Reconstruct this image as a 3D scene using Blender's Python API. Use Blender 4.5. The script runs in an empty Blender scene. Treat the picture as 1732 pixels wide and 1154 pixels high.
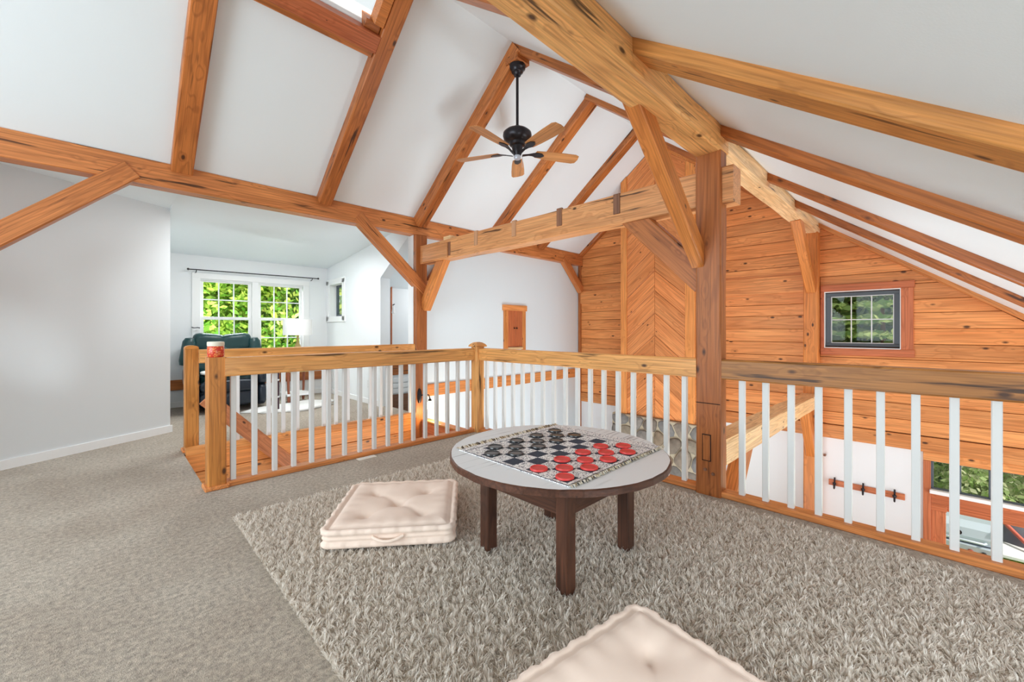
import bpy, bmesh, math, random, zlib
import numpy as np
from mathutils import Vector, Matrix, noise as mnoise

C = bpy.context.scene.collection
SC = bpy.context.scene
random.seed(7)
RNG = np.random.default_rng(7)

# ------------------------------------------------------------------ camera, world, lights, exposure
cam_d = bpy.data.cameras.new('camera'); cam = bpy.data.objects.new('camera', cam_d); C.objects.link(cam)
A0 = math.atan(704 / 695.0)
cam.location = (0, 0, 1.1)
cam.rotation_euler = (math.pi / 2, 0, A0 - math.pi / 2)
cam_d.sensor_width = 36; cam_d.lens = 695 / 1732 * 36
cam_d.shift_y = -17.5 / 1732
cam_d.clip_start = 0.02; cam_d.clip_end = 200
SC.camera = cam
SC.view_settings.view_transform = 'Standard'
SC.view_settings.look = 'None'
SC.view_settings.gamma = 1.0
SC.view_settings.use_curve_mapping = False
SC.view_settings.exposure = 0.02
SC.cycles.use_denoising = True
SC.cycles.max_bounces = 10
SC.cycles.diffuse_bounces = 6
SC.cycles.sample_clamp_indirect = 6.0

w = bpy.data.worlds.new('world'); SC.world = w; w.use_nodes = True
bg = w.node_tree.nodes['Background']
bg.inputs[0].default_value = (0.93, 0.965, 1.0, 1); bg.inputs[1].default_value = 1.0

def lamp(name, kind, loc, target, energy, color=(1, 1, 1), size=1.0, size_y=None, angle=None, spread=None):
    d = bpy.data.lights.new(name, kind); d.energy = energy; d.color = color
    if kind == 'AREA':
        d.size = size
        if size_y: d.shape = 'RECTANGLE'; d.size_y = size_y
        if spread: d.spread = spread
    if kind == 'SUN': d.angle = angle or 0.02
    if kind == 'POINT': d.shadow_soft_size = size
    o = bpy.data.objects.new(name, d); C.objects.link(o); o.location = loc
    if target is not None:
        o.rotation_euler = (Vector(target) - Vector(loc)).to_track_quat('-Z', 'Y').to_euler()
    return o

lamp('sun', 'SUN', (4, -12, 16), (4, 0, 3), 4.4, (1.0, 0.95, 0.86), angle=0.02)
# daylight of the tall great-room windows (right of the picture) and the dormer window, plus added fill areas
COOL = (0.82, 0.95, 1.02)
lamp('great_room_window_light', 'AREA', (4.9, -2.5, -1.1), (4.0, 2.6, 1.6), 104, COOL, 3.2, 2.2)
lamp('great_room_bounce_fill', 'AREA', (3.7, 1.75, -2.2), (3.0, 2.7, 2.6), 118, COOL, 1.1, 1.1)  # added upward fill below the loft floor, standing in for floor bounce
lamp('back_gable_fill', 'AREA', (-3.1, 2.2, 1.45), (2.8, 1.0, 1.25), 150, COOL, 3.4, 2.2)  # added main fill behind the camera; no gable window is modelled there
lamp('knee_wall_fill', 'AREA', (0.95, -1.1, 0.62), (1.8, 0.8, -0.1), 27, COOL, 1.6, 0.5)  # added side fill to lift the right of the rug; no window there
lamp('dormer_window_light', 'AREA', (1.7, 8.45, 2.75), (1.65, 6.1, 0.1), 240, (0.9, 0.98, 1.0), 1.9, 0.8)
lamp('dormer_inner_fill', 'AREA', (1.55, 5.75, 2.32), (1.45, 5.9, 0.0), 36, (0.92, 0.98, 1.0), 1.2, 0.7)  # unseen fill hidden by the left purlin, added to brighten the dormer room
lamp('hall_fill', 'AREA', (3.6, 5.2, 1.9), (3.6, 5.3, 0.0), 5, (1.0, 0.985, 0.96), 0.4, 0.3)  # small unseen fill added under the hall ceiling to brighten the doorway

# ------------------------------------------------------------------ helpers
def lin(c):
    c = c / 255.0
    return c / 12.92 if c <= 0.04045 else ((c + 0.055) / 1.055) ** 2.4
def rgb(r, g, b, k=1.0): return (min(1, lin(r) * k), min(1, lin(g) * k), min(1, lin(b) * k), 1)

GROUPS = {'rafter': 'roof rafters', 'brace': 'timber braces', 'beam': 'timber frame beams', 'railing': 'loft railings', 'post': 'timber posts', 'rug': 'rugs', 'table': 'tables'}
def tag(o, label=None, cat=None, group=None, kind=None):
    group = group or (GROUPS.get(cat) if cat not in ('rug', 'table') else None)
    if label: o['label'] = label
    if cat: o['category'] = cat
    if group: o['group'] = group
    if kind: o['kind'] = kind
    return o

def new_obj(name, me, mat=None, parent=None, mw=None):
    o = bpy.data.objects.new(name, me); C.objects.link(o)
    if mat is not None and me is not None:
        mats = mat if isinstance(mat, (list, tuple)) else [mat]
        if not me.materials:
            for m in mats: me.materials.append(m)
    if mw is None: mw = Matrix.Identity(4)
    if parent is not None:
        o.parent = parent
        o.matrix_basis = PW[parent.name].inverted() @ mw
    else:
        o.matrix_basis = mw
    PW[o.name] = mw.copy()
    return o
PW = {}

def empty(name, loc, label=None, cat=None, group=None, kind=None, rz=0.0):
    o = bpy.data.objects.new(name, None); C.objects.link(o)
    mw = Matrix.Translation(loc) @ Matrix.Rotation(rz, 4, 'Z')
    o.matrix_basis = mw; PW[o.name] = mw
    o.empty_display_size = 0.1
    return tag(o, label, cat, group, kind)

def mesh_py(name, verts, faces, smooth=False):
    me = bpy.data.meshes.new(name); me.from_pydata([tuple(v) for v in verts], [], faces); me.update()
    if smooth:
        for p in me.polygons: p.use_smooth = True
    return me

def mesh_bm(name, bm, smooth=False):
    me = bpy.data.meshes.new(name); bm.to_mesh(me); bm.free()
    if smooth:
        for p in me.polygons: p.use_smooth = True
    return me

_boxes = {}
def box_mesh(lx, ly, lz, bev=0.004, mat=None):
    key = (round(lx, 4), round(ly, 4), round(lz, 4), round(bev, 4), mat.name if mat else '')
    if key in _boxes: return _boxes[key]
    bm = bmesh.new(); bmesh.ops.create_cube(bm, size=1)
    bmesh.ops.scale(bm, vec=(lx, ly, lz), verts=bm.verts)
    if bev > 0: bmesh.ops.bevel(bm, geom=list(bm.edges), offset=min(bev, 0.45 * min(lx, ly, lz)), segments=1, affect='EDGES')
    me = mesh_bm('box', bm)
    if mat: me.materials.append(mat)
    _boxes[key] = me
    return me

def box(name, x0, x1, y0, y1, z0, z1, mat, parent=None, bev=0.004):
    """axis-aligned box; local X is the longest axis so grain runs along it"""
    d = [x1 - x0, y1 - y0, z1 - z0]
    c = Vector(((x0 + x1) / 2, (y0 + y1) / 2, (z0 + z1) / 2))
    k = d.index(max(d))
    if k == 0: R = Matrix.Identity(4); l = d
    elif k == 1: R = Matrix.Rotation(math.pi / 2, 4, 'Z'); l = [d[1], d[0], d[2]]
    else: R = Matrix.Rotation(-math.pi / 2, 4, 'Y'); l = [d[2], d[1], d[0]]
    return new_obj(name, box_mesh(l[0], l[1], l[2], bev, mat), mat, parent, Matrix.Translation(c) @ R)

def frame_x(p0, p1, up):
    p0 = Vector(p0); p1 = Vector(p1); x = (p1 - p0).normalized(); up = Vector(up)
    y = up.cross(x).normalized(); z = x.cross(y)
    m = Matrix((x, y, z)).transposed().to_4x4(); m.translation = (p0 + p1) / 2
    return m, (p1 - p0).length

def beam(name, p0, p1, wy, hz, mat, up=(0, 0, 1), label=None, cat=None, group=None, parent=None, jit=0.004, ch=0.008, seg=None, seed=None):
    """timber along p0-p1 with chamfered, slightly uneven hewn edges"""
    m, L = frame_x(p0, p1, up)
    n = seg or max(2, min(14, int(L / 0.3)))
    rnd = random.Random(seed if seed is not None else zlib.crc32(('%s %.3f %.2f %.2f %.2f' % (name, L, p0[0], p0[1], p0[2])).encode()) & 0xffff)
    off = rnd.random() * 50
    V = []; F = []
    for i in range(n + 1):
        t = -L / 2 + L * i / n
        def j(k): return jit * mnoise.noise(Vector((t * 1.7 + off, k * 7.3, off)))
        a = wy / 2; b = hz / 2; c = ch
        ring = [(-a, -b + c), (-a + c, -b), (a - c, -b), (a, -b + c), (a, b - c), (a - c, b), (-a + c, b), (-a, b - c)]
        for k, (y, z) in enumerate(ring):
            e = 0 if i in (0, n) else 1
            V.append((t, y + j(k) * 1.0, z + j(k + 20) * 1.0))
    for i in range(n):
        for k in range(8):
            F.append((i * 8 + k, i * 8 + (k + 1) % 8, (i + 1) * 8 + (k + 1) % 8, (i + 1) * 8 + k))
    F.append(tuple(range(7, -1, -1))); F.append(tuple(n * 8 + k for k in range(8)))
    F = [tuple(reversed(f)) for f in F]
    o = new_obj(name, mesh_py(name, V, F), mat, parent, m)
    return tag(o, label, cat, group)

def clip(poly, a, b, c):
    """keep points with a*u+b*v<=c"""
    out = []
    for i in range(len(poly)):
        p, q = poly[i], poly[(i + 1) % len(poly)]
        dp = a * p[0] + b * p[1] - c; dq = a * q[0] + b * q[1] - c
        if dp <= 0: out.append(p)
        if (dp < 0 < dq) or (dq < 0 < dp):
            t = dp / (dp - dq); out.append((p[0] + t * (q[0] - p[0]), p[1] + t * (q[1] - p[1])))
    return out

def area2(poly): return 0.5 * sum(poly[i][0] * poly[(i + 1) % len(poly)][1] - poly[(i + 1) % len(poly)][0] * poly[i][1] for i in range(len(poly)))

def shrink(poly, d):
    """inset a convex ccw polygon"""
    out = list(poly)
    n = len(poly)
    for i in range(n):
        p, q = poly[i], poly[(i + 1) % n]
        ex, ey = q[0] - p[0], q[1] - p[1]; l = math.hypot(ex, ey)
        if l < 1e-6: continue
        nx, ny = ey / l, -ex / l
        out = clip(out, nx, ny, nx * p[0] + ny * p[1] - d)
        if len(out) < 3: return []
    return out

def prism(name, poly, origin, ux, uy, thick, mat, parent=None, bev=0.003, grain=None):
    """convex polygon (u,v) in the plane origin+u*ux+v*uy, front face on the ux x uy side, going back by thick"""
    if area2(poly) < 0: poly = poly[::-1]
    ux = Vector(ux).normalized(); uy = Vector(uy).normalized(); n = ux.cross(uy)
    cu = sum(p[0] for p in poly) / len(poly); cv = sum(p[1] for p in poly) / len(poly)
    g = Vector(grain).normalized() if grain is not None else ux
    h = n.cross(g)
    org = Vector(origin) + ux * cu + uy * cv
    loc = []
    for p in poly:
        w3 = ux * (p[0] - cu) + uy * (p[1] - cv); loc.append((w3.dot(g), w3.dot(h)))
    inn = shrink(loc, bev) if bev else loc
    k = len(loc)
    if len(inn) != k: inn = [(p[0] * 0.96, p[1] * 0.96) for p in loc]
    else:
        # match order: pair each original vertex with its nearest inset one
        inn = [min(inn, key=lambda q: (q[0] - p[0]) ** 2 + (q[1] - p[1]) ** 2) for p in loc]
    V = [(p[0], p[1], -thick) for p in loc] + [(p[0], p[1], -bev) for p in loc] + [(p[0], p[1], 0) for p in inn]
    F = [tuple(reversed(range(k))), tuple(2 * k + i for i in range(k))]
    for r in (0, 1):
        for i in range(k): F.append((r * k + i, r * k + (i + 1) % k, (r + 1) * k + (i + 1) % k, (r + 1) * k + i))
    m = Matrix((g, h, n)).transposed().to_4x4(); m.translation = org
    return new_obj(name, mesh_py(name, V, F), mat, parent, m)

def lathe(prof, n=24, axis='Z', smooth=True, name='lathe'):
    V = []; F = []
    for (r, z) in prof:
        for i in range(n):
            a = 2 * math.pi * i / n; V.append((r * math.cos(a), r * math.sin(a), z))
    for j in range(len(prof) - 1):
        for i in range(n):
            F.append((j * n + i, j * n + (i + 1) % n, (j + 1) * n + (i + 1) % n, (j + 1) * n + i))
    if prof[0][0] > 1e-5: F.append(tuple(reversed(range(n))))
    if prof[-1][0] > 1e-5: F.append(tuple((len(prof) - 1) * n + i for i in range(n)))
    bm = bmesh.new(); me = mesh_py(name, V, F); bm.from_mesh(me); bpy.data.meshes.remove(me)
    bmesh.ops.remove_doubles(bm, verts=bm.verts, dist=1e-5); bmesh.ops.recalc_face_normals(bm, faces=bm.faces)
    me = mesh_bm(name, bm, smooth)
    if smooth: me.set_sharp_from_angle(angle=math.radians(40))
    return me

def tube(points, r, n=8, name='tube', cap=True):
    pts = [Vector(p) for p in points]; V = []; F = []
    rr = r if isinstance(r, (list, tuple)) else [r] * len(pts)
    prev = None
    for i, p in enumerate(pts):
        t = (pts[min(i + 1, len(pts) - 1)] - pts[max(i - 1, 0)]).normalized()
        if prev is None:
            a = t.orthogonal().normalized()
        else:
            a = (prev - t * prev.dot(t)).normalized()
        prev = a; b = t.cross(a)
        for k in range(n):
            an = 2 * math.pi * k / n; V.append(p + (a * math.cos(an) + b * math.sin(an)) * rr[i])
    for i in range(len(pts) - 1):
        for k in range(n): F.append((i * n + k, i * n + (k + 1) % n, (i + 1) * n + (k + 1) % n, (i + 1) * n + k))
    F.append(tuple(reversed(range(n)))); F.append(tuple((len(pts) - 1) * n + k for k in range(n)))
    me = mesh_py(name, V, F, True); me.set_sharp_from_angle(angle=math.radians(50))
    return me

def slab(name, pts, thick_vec, mat, parent=None, kind='structure'):
    """polygon (list of 3-D points, ccw seen from the visible side) extruded along thick_vec"""
    n = len(pts); t = Vector(thick_vec)
    V = [Vector(p) for p in pts] + [Vector(p) + t for p in pts]
    F = [tuple(range(n)), tuple(reversed(range(n, 2 * n)))]
    for i in range(n): F.append((i, n + i, n + (i + 1) % n, (i + 1) % n))
    o = new_obj(name, mesh_py(name, V, F), mat, parent)
    bm = bmesh.new(); bm.from_mesh(o.data); bmesh.ops.recalc_face_normals(bm, faces=bm.faces); bm.to_mesh(o.data); bm.free()
    if kind and parent is None: o['kind'] = kind
    return o

# ------------------------------------------------------------------ materials
def nodes_of(name):
    m = bpy.data.materials.new(name); m.use_nodes = True
    nt = m.node_tree; b = nt.nodes['Principled BSDF']
    return m, nt, b
def N(nt, t, **kw):
    n = nt.nodes.new(t)
    for k, v in kw.items(): setattr(n, k, v)
    return n
def L(nt, a, b): nt.links.new(a, b)

def plain(name, col, rough=0.5, metal=0.0, bump=0.0, bscale=60, var=0.0, vscale=4, emit=None, spec=0.5):
    m, nt, b = nodes_of(name)
    b.inputs['Base Color'].default_value = col; b.inputs['Roughness'].default_value = rough; b.inputs['Metallic'].default_value = metal
    b.inputs['Specular IOR Level'].default_value = spec
    if emit: b.inputs['Emission Color'].default_value = emit[0]; b.inputs['Emission Strength'].default_value = emit[1]
    if bump or var:
        tc = N(nt, 'ShaderNodeTexCoord')
        if var:
            no = N(nt, 'ShaderNodeTexNoise'); no.inputs['Scale'].default_value = vscale; no.inputs['Detail'].default_value = 4
            L(nt, tc.outputs['Object'], no.inputs['Vector'])
            mx = N(nt, 'ShaderNodeMix', data_type='RGBA'); L(nt, no.outputs['Fac'], mx.inputs[0])
            mx.inputs[6].default_value = tuple(max(0, c * (1 - var)) for c in col[:3]) + (1,)
            mx.inputs[7].default_value = tuple(min(1, c * (1 + var)) for c in col[:3]) + (1,)
            L(nt, mx.outputs[2], b.inputs['Base Color'])
        if bump:
            n2 = N(nt, 'ShaderNodeTexNoise'); n2.inputs['Scale'].default_value = bscale; n2.inputs['Detail'].default_value = 3
            L(nt, tc.outputs['Object'], n2.inputs['Vector'])
            bp = N(nt, 'ShaderNodeBump'); bp.inputs['Strength'].default_value = bump; bp.inputs['Distance'].default_value = 0.01
            L(nt, n2.outputs['Fac'], bp.inputs['Height']); L(nt, bp.outputs[0], b.inputs['Normal'])
    return m

def wood(name, light, mid, dark, knot=0.5, crack=0.0, rough=0.42, tone=0.35, coat=0.0, ring=34.0, knot_col=None):
    light, mid, dark = [tuple(min(1, c * 1.14) for c in q[:3]) + (1,) for q in (light, mid, dark)]
    m, nt, b = nodes_of(name)
    tc = N(nt, 'ShaderNodeTexCoord'); oi = N(nt, 'ShaderNodeObjectInfo')
    mul = N(nt, 'ShaderNodeVectorMath', operation='SCALE'); mul.inputs[0].default_value = (31.7, 17.3, 23.9); L(nt, oi.outputs['Random'], mul.inputs['Scale'])
    add = N(nt, 'ShaderNodeVectorMath', operation='ADD'); L(nt, tc.outputs['Object'], add.inputs[0]); L(nt, mul.outputs[0], add.inputs[1])
    def mapped(s):
        mp = N(nt, 'ShaderNodeMapping'); mp.inputs['Scale'].default_value = s; L(nt, add.outputs[0], mp.inputs['Vector']); return mp.outputs[0]
    vo = N(nt, 'ShaderNodeTexVoronoi'); vo.inputs['Scale'].default_value = 1.0; L(nt, mapped((4.6, 9.0, 9.0)), vo.inputs['Vector'])
    na = N(nt, 'ShaderNodeTexNoise'); na.inputs['Scale'].default_value = 1.0; na.inputs['Detail'].default_value = 2.0; na.inputs['Roughness'].default_value = 0.45
    L(nt, mapped((0.5, 7.0, 7.0)), na.inputs['Vector'])
    # rings bend round the knots
    inv = N(nt, 'ShaderNodeMapRange'); inv.inputs[1].default_value = 0.0; inv.inputs[2].default_value = 0.38; inv.inputs[3].default_value = 0.12; inv.inputs[4].default_value = 0.0
    L(nt, vo.outputs['Distance'], inv.inputs[0])
    sm = N(nt, 'ShaderNodeMath', operation='ADD'); L(nt, na.outputs['Fac'], sm.inputs[0]); L(nt, inv.outputs[0], sm.inputs[1])
    ml = N(nt, 'ShaderNodeMath', operation='MULTIPLY'); L(nt, sm.outputs[0], ml.inputs[0]); ml.inputs[1].default_value = ring * 2.2
    sn = N(nt, 'ShaderNodeMath', operation='SINE'); L(nt, ml.outputs[0], sn.inputs[0])
    rg = N(nt, 'ShaderNodeMapRange'); rg.inputs[1].default_value = 0.1; rg.inputs[2].default_value = 1.0; L(nt, sn.outputs[0], rg.inputs[0])
    fine = N(nt, 'ShaderNodeTexNoise'); fine.inputs['Scale'].default_value = 1.0; fine.inputs['Detail'].default_value = 4; L(nt, mapped((2.5, 110, 110)), fine.inputs['Vector'])
    big = N(nt, 'ShaderNodeTexNoise'); big.inputs['Scale'].default_value = 1.0; big.inputs['Detail'].default_value = 3; L(nt, mapped((0.9, 3.0, 3.0)), big.inputs['Vector'])
    m1 = N(nt, 'ShaderNodeMix', data_type='RGBA'); m1.inputs[6].default_value = light; m1.inputs[7].default_value = mid
    br = N(nt, 'ShaderNodeMapRange'); br.inputs[1].default_value = 0.3; br.inputs[2].default_value = 0.7; L(nt, big.outputs['Fac'], br.inputs[0]); L(nt, br.outputs[0], m1.inputs[0])
    m2 = N(nt, 'ShaderNodeMix', data_type='RGBA'); L(nt, m1.outputs[2], m2.inputs[6]); m2.inputs[7].default_value = dark
    fr = N(nt, 'ShaderNodeMath', operation='MULTIPLY'); L(nt, rg.outputs[0], fr.inputs[0]); fr.inputs[1].default_value = 0.34
    L(nt, fr.outputs[0], m2.inputs[0])
    m3 = N(nt, 'ShaderNodeMix', data_type='RGBA'); m3.blend_type = 'MULTIPLY'; m3.inputs[0].default_value = 1.0
    L(nt, m2.outputs[2], m3.inputs[6])
    fm = N(nt, 'ShaderNodeMapRange'); fm.inputs[1].default_value = 0.3; fm.inputs[2].default_value = 0.7; fm.inputs[3].default_value = 0.70; fm.inputs[4].default_value = 1.14; L(nt, fine.outputs['Fac'], fm.inputs[0])
    # each piece has its own tone
    rt = N(nt, 'ShaderNodeMapRange'); rt.inputs[3].default_value = 1 - tone * 0.6; rt.inputs[4].default_value = 1 + tone * 0.4; L(nt, oi.outputs['Random'], rt.inputs[0])
    mt = N(nt, 'ShaderNodeMath', operation='MULTIPLY'); L(nt, fm.outputs[0], mt.inputs[0]); L(nt, rt.outputs[0], mt.inputs[1])
    L(nt, mt.outputs[0], m3.inputs[7])
    col = m3.outputs[2]
    if knot > 0:
        kr = N(nt, 'ShaderNodeMapRange'); kr.inputs[1].default_value = 0.10 * knot + 0.02; kr.inputs[2].default_value = 0.22 * knot + 0.03; kr.inputs[3].default_value = 0.92; kr.inputs[4].default_value = 0.0
        L(nt, vo.outputs['Distance'], kr.inputs[0])
        ks = N(nt, 'ShaderNodeSeparateColor'); L(nt, vo.outputs['Color'], ks.inputs[0])
        kg = N(nt, 'ShaderNodeMath', operation='GREATER_THAN'); L(nt, ks.outputs[0], kg.inputs[0]); kg.inputs[1].default_value = 0.25
        km = N(nt, 'ShaderNodeMath', operation='MULTIPLY'); L(nt, kr.outputs[0], km.inputs[0]); L(nt, kg.outputs[0], km.inputs[1])
        mk = N(nt, 'ShaderNodeMix', data_type='RGBA'); L(nt, col, mk.inputs[6]); mk.inputs[7].default_value = knot_col or rgb(58, 30, 16)
        L(nt, km.outputs[0], mk.inputs[0]); col = mk.outputs[2]
    if crack > 0:
        cn = N(nt, 'ShaderNodeTexNoise'); cn.inputs['Scale'].default_value = 1.0; cn.inputs['Detail'].default_value = 3; L(nt, mapped((1.6, 26, 26)), cn.inputs['Vector'])
        cr = N(nt, 'ShaderNodeMapRange'); cr.inputs[1].default_value = 0.70 - 0.08 * crack; cr.inputs[2].default_value = 0.76 - 0.08 * crack; L(nt, cn.outputs['Fac'], cr.inputs[0])
        cf = N(nt, 'ShaderNodeMath', operation='MULTIPLY'); L(nt, cr.outputs[0], cf.inputs[0]); cf.inputs[1].default_value = 0.85
        mc = N(nt, 'ShaderNodeMix', data_type='RGBA'); L(nt, col, mc.inputs[6]); mc.inputs[7].default_value = rgb(42, 24, 16); L(nt, cf.outputs[0], mc.inputs[0]); col = mc.outputs[2]
    L(nt, col, b.inputs['Base Color'])
    b.inputs['Roughness'].default_value = rough; b.inputs['Coat Weight'].default_value = coat; b.inputs['Coat Roughness'].default_value = 0.25
    b.inputs['Specular IOR Level'].default_value = 0.35
    bp = N(nt, 'ShaderNodeBump'); bp.inputs['Strength'].default_value = 0.25; bp.inputs['Distance'].default_value = 0.004
    L(nt, fine.outputs['Fac'], bp.inputs['Height']); L(nt, bp.outputs[0], b.inputs['Normal'])
    return m

M = {}
M['board'] = wood('gable_board_wood', rgb(228, 156, 94), rgb(208, 130, 70), rgb(172, 98, 46), knot=0.55, tone=0.30, ring=26)
M['chevron'] = wood('chevron_board_wood', rgb(222, 146, 88), rgb(206, 126, 70), rgb(165, 88, 42), knot=0.35, tone=0.26, ring=24)
M['chevtrim'] = wood('chase_trim_wood', rgb(226, 152, 86), rgb(212, 134, 68), rgb(178, 100, 48), knot=0.2, tone=0.1)
M['rafter'] = wood('rafter_wood', rgb(190, 116, 60), rgb(156, 86, 40), rgb(104, 54, 25), knot=0.6, crack=0.9, tone=0.22, coat=0.1)
M['rafter_r'] = wood('right_rafter_wood', rgb(206, 142, 78), rgb(176, 112, 54), rgb(140, 84, 38), knot=0.5, crack=0.7, tone=0.2)
M['plate'] = wood('plate_beam_wood', rgb(204, 132, 76), rgb(178, 104, 56), rgb(138, 76, 40), knot=0.5, crack=0.75, tone=0.15, coat=0.1)
M['purlin'] = wood('purlin_wood', rgb(234, 178, 112), rgb(214, 154, 92), rgb(168, 104, 54), knot=0.6, crack=0.95, tone=0.1)
M['pale'] = wood('pale_hewn_wood', rgb(236, 204, 160), rgb(222, 180, 130), rgb(188, 138, 90), knot=0.4, crack=0.3, tone=0.1)
M['tie'] = wood('tie_beam_wood', rgb(218, 158, 106), rgb(200, 136, 84), rgb(170, 106, 62), knot=0.4, crack=0.8, tone=0.1)
M['post'] = wood('post_wood', rgb(176, 108, 58), rgb(154, 88, 44), rgb(118, 62, 30), knot=0.6, crack=0.35, tone=0.12)
M['brace'] = wood('brace_wood', rgb(212, 134, 68), rgb(190, 112, 54), rgb(150, 82, 38), knot=0.45, crack=0.25, tone=0.2)
M['rail'] = wood('rail_wood', rgb(230, 170, 104), rgb(212, 148, 82), rgb(172, 108, 54), knot=0.55, crack=1.0, tone=0.1, coat=0.15)
M['raildark'] = wood('dark_rail_wood', rgb(178, 122, 66), rgb(156, 102, 52), rgb(120, 74, 36), knot=0.6, crack=1.5, tone=0.05, coat=0.1)
M['shoe'] = wood('shoe_rail_wood', rgb(214, 140, 82), rgb(194, 118, 64), rgb(158, 90, 46), knot=0.2, tone=0.1)
M['newel'] = wood('newel_wood', rgb(204, 138, 70), rgb(178, 112, 50), rgb(140, 84, 38), knot=0.5, crack=0.25, tone=0.2)
M['stairboard'] = wood('stair_board_wood', rgb(222, 150, 84), rgb(200, 124, 62), rgb(162, 92, 44), knot=0.5, tone=0.35)
M['redwood'] = wood('reddish_trim_wood', rgb(196, 116, 76), rgb(180, 98, 60), rgb(150, 76, 44), knot=0.1, tone=0.12)
M['handrail'] = wood('handrail_wood', rgb(196, 128, 86), rgb(170, 100, 62), rgb(134, 74, 44), knot=0.3, tone=0.05)
M['tabledark'] = wood('dark_table_wood', rgb(92, 56, 40), rgb(66, 40, 29), rgb(38, 23, 17), knot=0.2, crack=0.5, tone=0.15)
M['spline'] = wood('spline_wood', rgb(140, 98, 74), rgb(124, 84, 62), rgb(100, 66, 48), knot=0.0, tone=0.15)
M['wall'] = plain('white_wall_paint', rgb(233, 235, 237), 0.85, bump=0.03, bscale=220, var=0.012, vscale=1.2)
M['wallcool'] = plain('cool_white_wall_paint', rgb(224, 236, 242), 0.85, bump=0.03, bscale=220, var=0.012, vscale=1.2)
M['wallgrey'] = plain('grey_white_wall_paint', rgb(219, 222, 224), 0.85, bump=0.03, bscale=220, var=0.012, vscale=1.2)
M['ceil'] = plain('white_ceiling_paint', rgb(231, 237, 240), 0.9, bump=0.04, bscale=160, var=0.012, vscale=1.5)
M['trimwhite'] = plain('white_trim_paint', rgb(240, 240, 240), 0.5)
M['baluster'] = plain('white_baluster_paint', rgb(222, 223, 222), 0.45, var=0.02, vscale=12)
M['gap'] = plain('dark_joint', rgb(46, 24, 14), 0.9)
M['black'] = plain('black_plastic', rgb(34, 34, 35), 0.22, spec=0.8)
M['red'] = plain('red_plastic', rgb(214, 58, 54), 0.4)
M['iron'] = plain('dark_bronze_metal', rgb(52, 50, 54), 0.32, 0.7)
M['steel'] = plain('brushed_steel', rgb(204, 212, 224), 0.35, 0.35)
M['darkframe'] = plain('dark_grey_sash_paint', rgb(84, 92, 100), 0.5)
M['leather'] = plain('dark_green_leather', rgb(26, 62, 64), 0.33, bump=0.25, bscale=26, var=0.12, vscale=6)
M['leatherdark'] = plain('blue_black_leather', rgb(28, 38, 50), 0.34, bump=0.2, bscale=26)
M['fabwhite'] = plain('white_throw_fabric', rgb(236, 234, 230), 0.9, bump=0.5, bscale=90)
M['shade'] = plain('white_lamp_shade_fabric', rgb(240, 238, 236), 0.8)
M['wicker'] = plain('tan_wicker', rgb(196, 172, 116), 0.8, bump=0.6, bscale=120, var=0.2, vscale=60)
M['outlet'] = plain('pale_outlet_plastic', rgb(214, 214, 212), 0.5)
M['bulb'] = plain('frosted_lit_bulb', rgb(255, 250, 235), 0.5, emit=((1.0, 0.82, 0.55, 1), 6.0))
M['mortar'] = plain('mortar', rgb(184, 170, 146), 0.95, bump=0.5, bscale=60, var=0.08, vscale=20)
M['lowerfloor'] = plain('lower_floor_wood', rgb(170, 120, 76), 0.5, var=0.1)
M['purple'] = plain('dark_purple_lacquer', rgb(62, 34, 50), 0.35)
M['copper'] = plain('brown_turned_wood', rgb(150, 84, 58), 0.4)
M['hose'] = plain('orange_red_rubber', rgb(222, 110, 92), 0.5)
M['coverdark'] = plain('slate_grey_cover', rgb(112, 112, 124), 0.5)
M['lawn'] = plain('lawn_grass', rgb(160, 184, 76), 0.95, bump=0.8, bscale=40, var=0.35, vscale=9)

def stone_mat():
    m, nt, b = nodes_of('field_stone')
    tc = N(nt, 'ShaderNodeTexCoord'); oi = N(nt, 'ShaderNodeObjectInfo')
    cr = N(nt, 'ShaderNodeValToRGB'); e = cr.color_ramp.elements
    e[0].color = rgb(112, 104, 94); e[1].color = rgb(160, 146, 124)
    for p, c in ((0.3, rgb(128, 126, 124)), (0.55, rgb(142, 122, 98)), (0.8, rgb(104, 98, 92))):
        x = e.new(p); x.color = c
    L(nt, oi.outputs['Random'], cr.inputs[0])
    no = N(nt, 'ShaderNodeTexNoise'); no.inputs['Scale'].default_value = 14; no.inputs['Detail'].default_value = 6; L(nt, tc.outputs['Object'], no.inputs['Vector'])
    mx = N(nt, 'ShaderNodeMix', data_type='RGBA'); mx.blend_type = 'OVERLAY'; mx.inputs[0].default_value = 0.55
    L(nt, cr.outputs[0], mx.inputs[6]); L(nt, no.outputs['Fac'], mx.inputs[7]); L(nt, mx.outputs[2], b.inputs['Base Color'])
    bp = N(nt, 'ShaderNodeBump'); bp.inputs['Strength'].default_value = 0.6; bp.inputs['Distance'].default_value = 0.02; L(nt, no.outputs['Fac'], bp.inputs['Height']); L(nt, bp.outputs[0], b.inputs['Normal'])
    b.inputs['Roughness'].default_value = 0.9
    return m
M['stone'] = stone_mat()

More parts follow.
